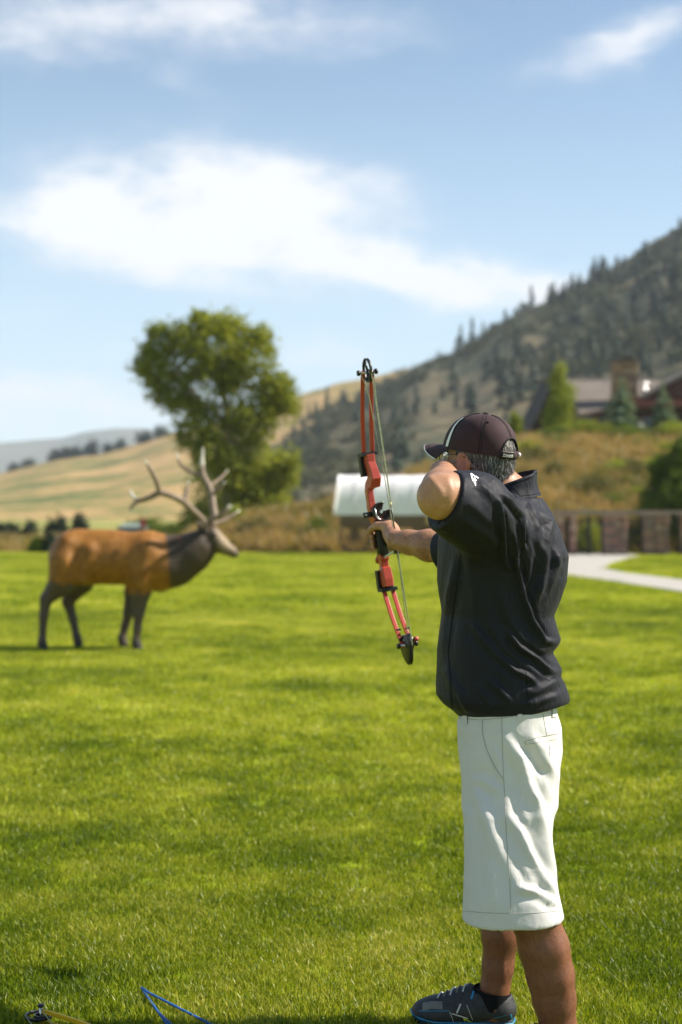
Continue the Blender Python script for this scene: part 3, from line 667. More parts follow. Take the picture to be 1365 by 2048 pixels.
pillar(1113, 1129, 'narrow stone pillar half hidden by the man back'); pillar(1139, 1154, 'narrow stone pillar at the left side of the gate')
pillar(1208, 1257, 'broad stone pillar at the right side of the gate'); pillar(1288, 1340, 'broad stone pillar where the lawn wedge meets the fence'); pillar(1362, 1412, 'stone pillar cut by the right picture edge'); pillar(1440, 1492, 'stone pillar beyond the right picture edge')
def panel(a, c_, lab, gate=False):
    x0, x1 = FX(a)+.02, FX(c_)-.02; root = empty('iron_gate' if gate else 'iron_railing', ((x0+x1)/2, FY+.3, 0)); tag(root, lab, 'gate' if gate else 'railing', None if gate else 'iron railings between the pillars')
    for z in (.12, FT-.16): MB().box(((x0+x1)/2, FY+.3, z), (x1-x0, .05, .05)).build('rail', M_IRON, root)
    n = max(2, int((x1-x0)/.12))
    for k in range(n+1):
        x = x0+.02+(x1-x0-.04)*k/n
        MB().box((x, FY+.3, FT/2-.04), (.045 if k in (0, n) else .022, .026, FT-.2)).build('baluster', M_IRON, root)
    if gate:
        MB().box(((x0+x1)/2, FY+.3, FT/2), (.10, .07, FT-.02)).build('meeting_post', M_IRON, root)
panel(1129, 1139, 'short iron railing between the two narrow stone pillars'); panel(1154, 1208, 'iron double gate with greenery showing through it', True)
panel(1257, 1288, 'iron railing between the two broad stone pillars'); panel(1340, 1362, 'iron railing left of the pillar at the picture edge'); panel(1412, 1440, 'iron railing beyond the right picture edge')
MB().box((FX(1300), FY+.34, FT+.115), (FX(1492)-FX(1108), .16, .13)).build('top_rail', M_RAILW)
tag(bpy.data.objects['top_rail'], 'long grey timber rail running across the tops of all the pillars', 'rail')
shrub('green_shrub', 'bright green shrub seen through the iron gate', 1180, 1100, 51.2, 60, 60, L_YELL, 91, 260, .09, 'shrub', None, False, on='ground')

# ------------------------------------------------------------ covered wagon
M_CANV = mat('white_canvas', (.80, .765, .775), .9, .1, (1.3, .4, (.72, .69, .69)), (3, .3, .04))
M_WOOD = mat('weathered_wagon_wood', (.13, .085, .055), .85, .2, (3, .7, (.20, .135, .085), (1, 8, 8)))
M_YWOOD = mat('pale_yellow_wood', (.52, .36, .15), .8, .2, (3, .5, (.42, .28, .12)))
WY = 51.0; ws = WY/FPX
def WX(px): return (px-682.5)*ws
wag = empty('covered_wagon', (WX(775), WY+.7, 0)); tag(wag, 'old wooden covered wagon under a white canvas, parked beyond the lawn', 'wagon')
xa, xb = WX(676), WX(884); zc0, zc1 = CAMZ-(1030-1024)*ws, CAMZ-(949-1024)*ws; hw = .78; yc = WY+.85
rings = []
nx = 22
for i in range(nx+1):
    t = i/nx; x = xa+(xb-xa)*t; lean = -.16*(1-t)**3+.1*t**4; sag = .010*math.cos(t*5*2*math.pi)
    flare = 1+.06*abs(2*t-1)**3
    rg = []
    for k in range(19):
        a = math.pi*k/18; yy = -math.cos(a); zz = math.sin(a)**.55
        rg.append((x+lean*(1-zz*.6)+(.10 if i == 0 else 0)*zz, yc+yy*hw*flare, zc0+(zc1-zc0)*zz*(1-.02*(1-abs(2*t-1)))+sag*zz))
    rings.append(rg)
m_ = MB(); m_.loft(rings, cap=False, closed=False); n0 = len(rings[0])
m_.f.append(tuple(range(n0))); cv = m_.build('canvas_cover', M_CANV, wag, True)
for i in range(0, nx+1, 4):
    MB().tube([np.array(p)+np.array([0, (p[1]-yc)*.012, .012]) for p in rings[i]], .010, 6).build('hoop', M_CANV, wag, True)
bz0, bz1 = zc0-.42, zc0-.01
for s_, y in (('f', yc-hw+.02), ('b', yc+hw-.02)):
    for k in range(3):
        MB().box(((xa+xb)/2, y, bz0+.07+k*.14), (xb-xa-.25, .045, .128)).build('plank', M_WOOD, wag)
MB().box(((xa+xb)/2, yc, bz0-.03), (xb-xa-.25, 2*hw-.08, .06)).build('bed_floor', M_WOOD, wag)
for x in (xa+.11, xb-.11): MB().box((x, yc, (bz0+bz1)/2), (.05, 2*hw-.1, bz1-bz0)).build('end_board', M_WOOD, wag)
MB().box((xb-.32, yc-hw-.10, zc0-.17), (.5, .12, .34)).build('side_box', M_YWOOD, wag)
def wheel(cx, cy, rad):
    rim = MB(); seg = 28; rr = []
    for k in range(seg):
        a = 2*math.pi*k/seg; c_, s_ = math.cos(a), math.sin(a)
        rr.append([(cx+(rad)*c_, cy-.03, rad+rad*s_), (cx+rad*c_, cy+.03, rad+rad*s_), (cx+(rad-.07)*c_, cy+.03, rad+(rad-.07)*s_), (cx+(rad-.07)*c_, cy-.03, rad+(rad-.07)*s_)])
    rr.append(rr[0]); rim.loft(rr, cap=False); w = rim.build('wheel', M_WOOD, wag)
    for k in range(12):
        a = 2*math.pi*(k+.3)/12; d_ = np.array([math.cos(a), 0, math.sin(a)]); c0 = np.array([cx, cy, rad])
        MB().tube([c0+d_*.06, c0+d_*(rad-.06)], .022, 5).build('spoke', M_WOOD, w)
    MB().tube([(cx, cy-.12, rad), (cx, cy+.10, rad)], .085, 10).build('hub', M_WOOD, w)
for x, rad in ((xa+.62, .60), (xb-.62, .50)):
    for y in (yc-hw-.02, yc+hw+.02): wheel(x, y, rad)
    MB().tube([(x, yc-hw, rad), (x, yc+hw, rad)], .05, 8).build('axle', M_IRON, wag)
    MB().box((x, yc, (rad+bz0)/2), (.22, 1.0, max(.05, bz0-rad-.02))).build('bolster', M_WOOD, wag)
MB().tube([(xb-.4, yc, .5), (xb+2.2, yc, .32)], .05, 8).build('tongue', M_WOOD, wag)

# small things out in the field behind the elk
bale_root = empty('covered_bale', (-9.6, 70, 0)); p0 = W(262, 1062, 70); p1 = W(290, 1048, 70)  # low tarp-covered bale, root of its tarp and strap
M_TARP = mat('grey_green_tarp', (.20, .25, .22), .7, .3, (2, .6, (.27, .32, .29)))
xx0, xx1 = (236-682.5)/FPX*70, (294-682.5)/FPX*70
ORIG[bale_root.name] = np.array([(xx0+xx1)/2, 70, 0]); bale_root.location = ((xx0+xx1)/2, 70, 0)
tag(bale_root, 'low grey-green covered bale in the field, showing just over the elk back', 'bale')
zt = CAMZ-(1046-1024)/FPX*70
MB().loft([[(xx0, 69.6, 0), (xx1, 69.6, 0), (xx1, 70.8, 0), (xx0, 70.8, 0)], [(xx0+.05, 69.6, zt*.75), (xx1-.05, 69.6, zt*.75), (xx1-.05, 70.8, zt*.75), (xx0+.05, 70.8, zt*.75)], [(xx0+.3, 69.95, zt), (xx1-.2, 69.95, zt), (xx1-.2, 70.5, zt), (xx0+.3, 70.5, zt)]]).build('tarp', M_TARP, bale_root)
MB().box(((xx0+xx1)/2, 70.2, zt*.76), (xx1-xx0+.06, 1.28, .05)).build('strap', M_IRON, bale_root)
rp = W(287, 1058, 69.2)
mk = empty('marker_post', (rp[0], 69.2, 0)); tag(mk, 'short post with a red flag marker showing above the middle of the elk back', 'marker')
MB().tube([(rp[0], 69.2, 0), (rp[0], 69.2, CAMZ-(1036-1024)/FPX*69.2)], .035, 8).build('post', M_RAILW, mk, True)
MB().box((rp[0], 69.14, CAMZ-(1046-1024)/FPX*69.2), (.26, .03, .44)).build('red_flag', mat('red_flag', (.62, .08, .045), .6, .3, (3, .3, (.5, .06, .03))), mk)
# ------------------------------------------------------------ signed-distance modelling for bodies and clothes
class SDF:
    def __init__(s, lo, hi, h):
        s.lo = np.array(lo, float); s.h = h; s.n = np.ceil((np.array(hi)-s.lo)/h).astype(int)+1
        s.D = np.full(s.n, 1.0, np.float32)
    def _sl(s, lo, hi, pad):
        a = np.maximum(0, np.floor((np.array(lo)-pad-s.lo)/s.h).astype(int)); b_ = np.minimum(s.n, np.ceil((np.array(hi)+pad-s.lo)/s.h).astype(int)+1)
        if (b_ <= a).any(): return None, None
        sl = tuple(slice(i, j) for i, j in zip(a, b_))
        ax = [(s.lo[i]+s.h*np.arange(a[i], b_[i])).astype(np.float32) for i in range(3)]
        return sl, (ax[0][:, None, None], ax[1][None, :, None], ax[2][None, None, :])
    def comb(s, sl, d_, k, op):
        o = s.D[sl]
        if op == 'u':
            if k > 0: hh = np.maximum(k-np.abs(o-d_), 0)/k; r_ = np.minimum(o, d_)-hh*hh*k*.25
            else: r_ = np.minimum(o, d_)
        else:
            if k > 0: hh = np.maximum(k-np.abs(o+d_), 0)/k; r_ = np.maximum(o, -d_)+hh*hh*k*.25
            else: r_ = np.maximum(o, -d_)
        s.D[sl] = r_
    def cone(s, a, b_, ra, rb, k=.02, op='u', sq=None):
        """round cone; sq=(axis, factor) flattens the section along an axis"""
        a = np.array(a, float); b_ = np.array(b_, float); m = max(ra, rb)
        sl, ax = s._sl(np.minimum(a, b_)-m, np.maximum(a, b_)+m, k+4*s.h)
        if sl is None: return s
        ab = b_-a; L = ab.dot(ab)+1e-12
        px, py, pz = ax[0]-a[0], ax[1]-a[1], ax[2]-a[2]
        t = np.clip((px*ab[0]+py*ab[1]+pz*ab[2])/L, 0, 1)
        qx, qy, qz = px-t*ab[0], py-t*ab[1], pz-t*ab[2]
        if sq is not None:
            e = np.array(sq[0], float); e /= np.linalg.norm(e); c = (qx*e[0]+qy*e[1]+qz*e[2])*(1/sq[1]-1)
            qx, qy, qz = qx+c*e[0], qy+c*e[1], qz+c*e[2]
        s.comb(sl, np.sqrt(qx*qx+qy*qy+qz*qz)-(ra+(rb-ra)*t), k, op); return s
    def chain(s, pts, rad, k=.02, op='u', sq=None):
        for i in range(len(pts)-1): s.cone(pts[i], pts[i+1], rad[i], rad[i+1], k, op, sq)
        return s
    def ell(s, c, r_, M=None, k=.02, op='u'):
        """ellipsoid, M rows are its axes"""
        c = np.array(c, float); r_ = np.array(r_, float); m = r_.max()
        sl, ax = s._sl(c-m, c+m, k+4*s.h)
        if sl is None: return s
        px, py, pz = ax[0]-c[0], ax[1]-c[1], ax[2]-c[2]
        if M is not None: q = [px*e[0]+py*e[1]+pz*e[2] for e in M]
        else: q = [px, py, pz]
        k0 = np.sqrt(sum((q[i]/r_[i])**2 for i in range(3))); k1 = np.sqrt(sum((q[i]/r_[i]**2)**2 for i in range(3)))
        s.comb(sl, (k0*(k0-1)/np.maximum(k1, 1e-6)).astype(np.float32), k, op); return s
    def plane(s, p, n, r_=None, k=.006):
        """cuts everything on the side the normal points to (within r_ of p)"""
        p = np.array(p, float); n = np.array(n, float); n /= np.linalg.norm(n)
        rr = 9 if r_ is None else r_
        sl, ax = s._sl(p-rr, p+rr, 0)
        d_ = -((ax[0]-p[0])*n[0]+(ax[1]-p[1])*n[1]+(ax[2]-p[2])*n[2])
        if r_ is not None: d_ = np.maximum(d_, np.sqrt((ax[0]-p[0])**2+(ax[1]-p[1])**2+(ax[2]-p[2])**2)-r_)
        s.comb(sl, d_, k, 's'); return s
    def fn(s, lo, hi, func, k=.02, op='u'):
        sl, ax = s._sl(lo, hi, k); s.comb(sl, func(*ax).astype(np.float32), k, op); return s
    def mesh(s, smooth=2):
        D = s.D; I = D < 0
        cnt = np.zeros(np.array(D.shape)-1, np.uint8)
        for a in (0, 1):
            for b_ in (0, 1):
                for c in (0, 1): cnt += I[a:a+cnt.shape[0], b_:b_+cnt.shape[1], c:c+cnt.shape[2]]
        act = (cnt > 0) & (cnt < 8); ijk = np.argwhere(act); idx = np.full(act.shape, -1, np.int64); idx[act] = np.arange(len(ijk))
        cor = np.stack([D[ijk[:, 0]+a, ijk[:, 1]+b_, ijk[:, 2]+c] for a in (0, 1) for b_ in (0, 1) for c in (0, 1)], 1)
        off = np.array([(a, b_, c) for a in (0, 1) for b_ in (0, 1) for c in (0, 1)], float)
        acc = np.zeros((len(ijk), 3)); n = np.zeros(len(ijk))
        for i in range(8):
            for j in range(i+1, 8):
                if np.abs(off[i]-off[j]).sum() != 1: continue
                x, y = cor[:, i], cor[:, j]; m = (x < 0) != (y < 0)
                t = np.where(m, x/(x-y+1e-12), 0)[:, None]
                acc += np.where(m[:, None], off[i]+t*(off[j]-off[i]), 0); n += m
        V_ = s.lo+s.h*(ijk+acc/n[:, None]); F = []
        for ax in range(3):
            a1, a2 = (ax+1) % 3, (ax+2) % 3
            lo_ = [slice(None)]*3; hi_ = [slice(None)]*3
            lo_[ax] = slice(0, -1); hi_[ax] = slice(1, None)
            A, B_ = I[tuple(lo_)], I[tuple(hi_)]
            e = np.argwhere(A != B_); 
            ok = (e[:, a1] > 0) & (e[:, a2] > 0) & (e[:, a1] < D.shape[a1]-1) & (e[:, a2] < D.shape[a2]-1); e = e[ok]
            def cell(d1, d2):
                q = e.copy(); q[:, a1] += d1; q[:, a2] += d2; return idx[q[:, 0], q[:, 1], q[:, 2]]
            q = np.stack([cell(-1, -1), cell(0, -1), cell(0, 0), cell(-1, 0)], 1)
            fl = ~A[e[:, 0], e[:, 1], e[:, 2]]; q[fl] = q[fl][:, ::-1]; F.append(q)
        F = np.vstack(F); F = F[(F >= 0).all(1)]
        for _ in range(smooth): V_ = lap(V_, F, .5)
        return V_, F
def lap(V_, F, w):
    acc = np.zeros_like(V_); c = np.zeros(len(V_))
    for k in range(4):
        a, b_ = F[:, k], F[:, (k+1) % 4]
        np.add.at(acc, a, V_[b_]); np.add.at(acc, b_, V_[a]); np.add.at(c, a, 1); np.add.at(c, b_, 1)
    return V_+w*(acc/np.maximum(c, 1)[:, None]-V_)
def normals(V_, F):
    n = np.cross(V_[F[:, 2]]-V_[F[:, 0]], V_[F[:, 3]]-V_[F[:, 1]]); N = np.zeros_like(V_)
    for k in range(4): np.add.at(N, F[:, k], n)
    return N/(np.linalg.norm(N, axis=1)[:, None]+1e-12)
def to_px(V_): return np.c_[682.5+FPX*V_[:, 0]/V_[:, 1], 1024-FPX*(V_[:, 2]-CAMZ)/V_[:, 1]]
def seg_dist(Q, poly):
    """distance to a polyline and the position along it (0..1)"""
    poly = np.array(poly, float); L = np.r_[0, np.cumsum(np.linalg.norm(np.diff(poly, axis=0), axis=1))]; best = np.full(len(Q), 1e9); tt = np.zeros(len(Q)); sg = np.zeros(len(Q))
    for i in range(len(poly)-1):
        a, d_ = poly[i], poly[i+1]-poly[i]; t = np.clip(((Q-a)@d_)/(d_@d_), 0, 1); r_ = Q-a-t[:, None]*d_
        ds = np.linalg.norm(r_, axis=1); m = ds < best; best[m] = ds[m]; tt[m] = (L[i]+t[m]*np.linalg.norm(d_))/L[-1]; sg[m] = np.sign(d_[0]*r_[m, 1]-d_[1]*r_[m, 0])
    return best, tt, sg
def folds(V_, F, lst, noise=(), side=-1):
    """raises cloth folds on the side of a garment that the listed lines run over"""
    N = normals(V_, F); Q = to_px(V_); fac = np.clip(-N[:, 1]*1.6+.5, 0, 1); dsp = np.zeros(len(V_))
    for (pts, amp, sig, skew) in lst:
        d_, t, sg = seg_dist(Q, pts); s_ = np.where(sg > 0, sig, sig*skew); env = np.clip(np.minimum(t, 1-t)*5+.15, 0, 1)
        g = np.exp(-(d_/s_)**2)-.45*np.exp(-((d_-2.0*s_)/s_)**2)
        dsp += amp*g*env*fac
    for (sc, amp, seed) in noise:
        a = fbm(V_[:, 0]*sc[0]+V_[:, 1]*sc[1]*.7, V_[:, 2]*sc[2]+V_[:, 1]*sc[1]*.5, 4, seed)-.5; dsp += a*2*amp
    return V_+N*dsp[:, None]
class Cloth:
    """keeps a surface to lay seams and prints on"""
    def __init__(s, V_, F): s.t = BVHTree.FromPolygons(V_.tolist(), F.tolist())
    def hit(s, px, py, off=.0):
        o = Vector((0, 0, CAMZ)); d_ = Vector(((px-682.5)/FPX, 1, -(py-1024)/FPX)).normalized()
        p, n, _, _ = s.t.ray_cast(o, d_)
        return (np.array(p)+np.array(n)*off, np.array(n)) if p else (None, None)
    def line(s, pts, step=4, off=.0):
        pts = np.array(pts, float); L = np.r_[0, np.cumsum(np.linalg.norm(np.diff(pts, axis=0), axis=1))]; out_ = []
        for q in np.linspace(0, L[-1], max(3, int(L[-1]/step))):
            p, n = s.hit(np.interp(q, L, pts[:, 0]), np.interp(q, L, pts[:, 1]), off)
            if p is not None and (not out_ or np.linalg.norm(p-out_[-1]) < .08): out_.append(p)
        return np.array(out_)
    def patch(s, poly_px, off=.0012, n=14):
        """a thin applique: the outline filled as a strip between two edges given as px polylines"""
        A, B_ = [np.array(q, float) for q in poly_px]
        V_ = []; 
        ts = np.linspace(0, 1, n)
        def at(P, t):
            L = np.r_[0, np.cumsum(np.linalg.norm(np.diff(P, axis=0), axis=1))]; return np.interp(t*L[-1], L, P[:, 0]), np.interp(t*L[-1], L, P[:, 1])
        for t in ts:
            a, b_ = at(A, t), at(B_, t)
            for u in (0, .5, 1):
                p, nn = s.hit(a[0]+(b_[0]-a[0])*u, a[1]+(b_[1]-a[1])*u, off); V_.append(p)
        F = [(i*3+j, i*3+j+1, i*3+j+4, i*3+j+3) for i in range(n-1) for j in range(2)]
        F = [q for q in F if all(V_[k] is not None for k in q) and max(np.linalg.norm(V_[k]-V_[q[0]]) for k in q) < .06]
        V_ = [p if p is not None else np.array([.4, 4.1, 1.2]) for p in V_]
        if not F: print('EMPTY PATCH', poly_px)
        return V_, F

# ------------------------------------------------------------ elk target
EY = 15.6; es = EY/FPX
def E(px, py, dy=0.0): p = W(px, py, EY); return np.array([p[0], EY+dy, p[2]])
elk = empty('elk_target', tuple(E(230, 1298))); elk.location[2] = 0; ORIG[elk.name][2] = 0
tag(elk, 'life-size bull elk archery target with orange-brown body, dark neck and tall antlers', 'elk target')
e = SDF((-3.4, EY-.55, -.02), (-.95, EY+.55, 1.75), .013)
r1 = es
e.ell(E(160, 1118), (.34, .25, .30), k=.05).ell(E(150, 1105), (.24, .22, .24), k=.08).ell(E(225, 1118), (.42, .26, .285), k=.1).ell(E(290, 1122), (.30, .26, .32), k=.1).ell(E(318, 1132), (.17, .23, .27), k=.08).ell(E(326, 1146), (.13, .19, .20), k=.06).ell(E(140, 1140), (.16, .21, .18), k=.06)
e.ell(E(205, 1090), (.40, .16, .16), k=.1).ell(E(300, 1090), (.2, .14, .13), k=.1)
e.cone(E(335, 1128), E(385, 1105), .215, .155, .1).cone(E(330, 1100), E(392, 1085), .13, .12, .1).cone(E(385, 1103), E(420, 1076), .155, .085, .08).cone(E(350, 1150), E(398, 1120), .12, .10, .08)
e.cone(E(348, 1132), E(400, 1094), .20, .135, .08).cone(E(365, 1142), E(412, 1104), .125, .095, .08)
e.cone(E(423, 1070), E(440, 1088), .100, .094, .04).cone(E(436, 1088), E(466, 1103), .086, .052, .04).cone(E(440, 1095), E(468, 1110), .05, .030, .03).ell(E(470, 1108), (.045, .042, .036), k=.02)
e.cone(E(412, 1068), E(404, 1052), .07, .05, .04)
for s_ in (-1, 1):
    e.ell(E(430, 1068, s_*.085), (.03, .02, .022), k=.02)
    # ears
    e.cone(E(412, 1060, s_*.07), E(402, 1048, s_*.20), .028, .035, .02, sq=((1, 0, .5), .6)).cone(E(402, 1048, s_*.20), E(397, 1043, s_*.25), .034, .008, .01, sq=((1, 0, .5), .6))
# legs: near side is towards the camera
def leg(pts, rad, dy): e.chain([E(a, c, dy) for a, c in pts], [q*es for q in rad], .03)
leg([(138, 1125), (130, 1162), (99, 1196)], [36, 28, 13.5], -.12); leg([(98, 1196), (93, 1232), (90, 1282)], [12.5, 8.5, 7.5], -.14); leg([(90, 1280), (92, 1292)], [8.5, 10], -.14)
leg([(165, 1125), (160, 1165), (132, 1205)], [34, 24, 12], .12); leg([(132, 1205), (142, 1240), (150, 1278)], [12, 8.5, 7.5], .13); leg([(150, 1276), (153, 1290)], [8.5, 9.5], .13)
leg([(290, 1140), (286, 1182), (281, 1225)], [30, 20, 12], -.12); leg([(281, 1225), (279, 1255), (276, 1282)], [10.5, 8, 7.5], -.13); leg([(276, 1281), (279, 1293)], [8.5, 10], -.13)
leg([(275, 1140), (264, 1185), (255, 1225)], [28, 18, 11.5], .12); leg([(255, 1225), (247, 1255), (241, 1280)], [10.5, 8, 7.5], .13); leg([(241, 1279), (244, 1291)], [8.5, 9.5], .13)
# muscle and seam relief of the moulded body
e.cone(E(187, 1100, -.215), E(172, 1158, -.215), .05, .045, .10).cone(E(140, 1085, -.16), E(130, 1150, -.19), .07, .07, .10).cone(E(300, 1098, -.20), E(286, 1160, -.20), .075, .06, .12)
e.cone(E(160, 1100, -.30), E(156, 1140, -.30), .03, .03, .06, 's')
e.fn((-3.4, EY-.6, -.2), (-.9, EY+.6, .02), lambda x, y, z: z-.004+0*x+0*y, .0, 's')
v, f = e.mesh(1)
q = to_px(v); nse = fbm(q[:, 0]/9, q[:, 1]/9, 3, 4)-.5
lim = 333+(q[:, 1]-1078)*.10+nse*8
orange = np.array([.235, .092, .010]); orange2 = np.array([.31, .13, .016]); dark = np.array([.060, .040, .024]); legc = np.array([.085, .062, .044]); face = np.array([.30, .22, .135])
c = orange+(orange2-orange)*np.clip(.5+nse*2.4, 0, 1)[:, None]; c = c+(dark-c)*np.clip((q[:, 0]-lim)/7+.5, 0, 1)[:, None]
below = q[:, 1]-(1166+nse*16+np.where(q[:, 0] < 200, np.where(q[:, 0] < 125, -2, 4), 20))
c = c+(legc-c)*(np.clip(below/8+.5, 0, 1)*(q[:, 0] < lim))[:, None]
fc = np.clip((q[:, 0]-(428+(q[:, 1]-1080)*.15))/16, 0, 1)*np.clip((1108-q[:, 1]+ (q[:, 0]-430)*.25)/20, 0, 1)
c = c+(face-c)*(fc*(q[:, 1] < 1125))[:, None]; nz = np.clip((q[:, 0]-470)/6, 0, 1)[:, None]; c = c+(np.array([.03, .025, .022])-c)*nz*.9
hoof = q[:, 1] > 1284; c[hoof] = (.035, .03, .028)
M_ELK = mat('moulded_foam', (1, 1, 1), .55, .35, (14, .55, (.80, .76, .70)), (55, .7, .012), attr='coat', coord=None)
eb = mesh('body', v, f, M_ELK, elk, True); ca = eb.data.color_attributes.new('coat', 'FLOAT_COLOR', 'POINT'); ca.data.foreach_set('color', np.c_[c, np.ones(len(c))].astype(np.float32).ravel())
M_ANT = mat('antler', (.20, .14, .095), .6, .35, (10, .6, (.29, .215, .15)), (30, .4, .01)); M_TIP = mat('antler_tip', (.58, .53, .44), .5, .4)
def antler(beams, sd_):
    root_ = None; tips = []
    mb = MB()
    for pts, rad, dys in beams:
        P_ = np.array([E(a, c_, d_) for (a, c_), d_ in zip(pts, dys)]); n = len(P_)
        ts = np.linspace(0, n-1, n*5); S_ = np.c_[[np.interp(ts, np.arange(n), P_[:, k]) for k in range(3)]].T
        for _ in range(3): S_[1:-1] = (S_[:-2]+2*S_[1:-1]+S_[2:])/4
        rr = np.interp(ts, np.arange(n), rad)*es*.86
        cut = max(2, int(len(S_)*.82))
        mb.tube(S_[:cut+1], rr[:cut+1], 8); tips.append((S_[cut:], rr[cut:]))
    a = mb.build('antler', M_ANT, elk, True)
    for S_, rr in tips:
        MB().tube(S_, np.maximum(rr*1.04, .003), 8).build('tine_tip', M_TIP, a, True)
antler([([(414, 1054), (404, 1036), (388, 1020), (372, 1003), (350, 992), (328, 985), (307, 997), (288, 1002), (274, 996), (268, 980)], [9, 8.5, 8, 8, 7.5, 7.5, 6.5, 6, 4.5, 1.5], [-.05, -.1, -.18, -.24, -.3, -.33, -.34, -.33, -.3, -.28]),
        ([(328, 986), (322, 962), (311, 940), (300, 922)], [6.5, 6, 5, 1.5], [-.33, -.38, -.42, -.45]), ([(374, 1004), (377, 985), (381, 963)], [6.5, 5.5, 1.5], [-.24, -.2, -.15]), ([(288, 1001), (276, 1010), (269, 1024)], [5, 4, 1.5], [-.33, -.36, -.40]),
        ([(410, 1046), (440, 1033), (462, 1010)], [7, 6, 2], [-.05, -.10, -.14])], 1)
antler([([(424, 1052), (430, 1040), (424, 1015), (420, 985), (412, 968), (400, 948), (398, 925), (400, 892)], [9, 9, 8.5, 8, 7.5, 7, 5.5, 1.5], [.05, .09, .16, .24, .28, .32, .34, .36]),
        ([(422, 988), (436, 976), (447, 963)], [6, 5.5, 2], [.24, .22, .2]), ([(428, 1040), (446, 1030), (462, 1012)], [7, 6, 2], [.08, .1, .1]), ([(426, 1048), (450, 1040), (477, 1021)], [7, 6, 2], [.06, .14, .2]),
        ([(400, 950), (372, 942), (352, 928), (342, 902)], [6, 5, 4.5, 1.5], [.32, .42, .5, .55]), ([(414, 972), (436, 955), (449, 938)], [5, 4, 1.5], [.28, .4, .48])], 2)
for s_ in (-1, 1): MB().ball(E(431, 1068, s_*.098), .016, 10, 8).build('eye', mat('black_glass_eye', (.01, .008, .006), .1, .6), elk, True)
# arrow vanes stuck in the far side of the neck top
ar = empty('arrow', tuple(E(367, 1082, -.02))); tag(ar, 'arrow stuck in the elk neck, only its orange fletching showing', 'arrow')
M_ORNG = mat('orange_vane', (.85, .13, .025), .5, .4)
MB().tube([E(378, 1096, -.02), E(367, 1079, -.06), E(364, 1073, -.08)], .006, 6).build('shaft', M_IRON, ar, True)
for k in range(3):
    a = 2.1*k; o_ = np.array([math.cos(a)*.05, math.sin(a)*.05, .03*math.sin(a)])
    m_ = MB(); p1, p2 = E(364, 1073, -.08), E(370, 1084, -.05); m_.loft([[p1, p1+.001, p1+o_+.001, p1+o_], [p2, p2+.001, p2+o_*.8+.001, p2+o_*.8]]); m_.build('vane', M_ORNG, ar)
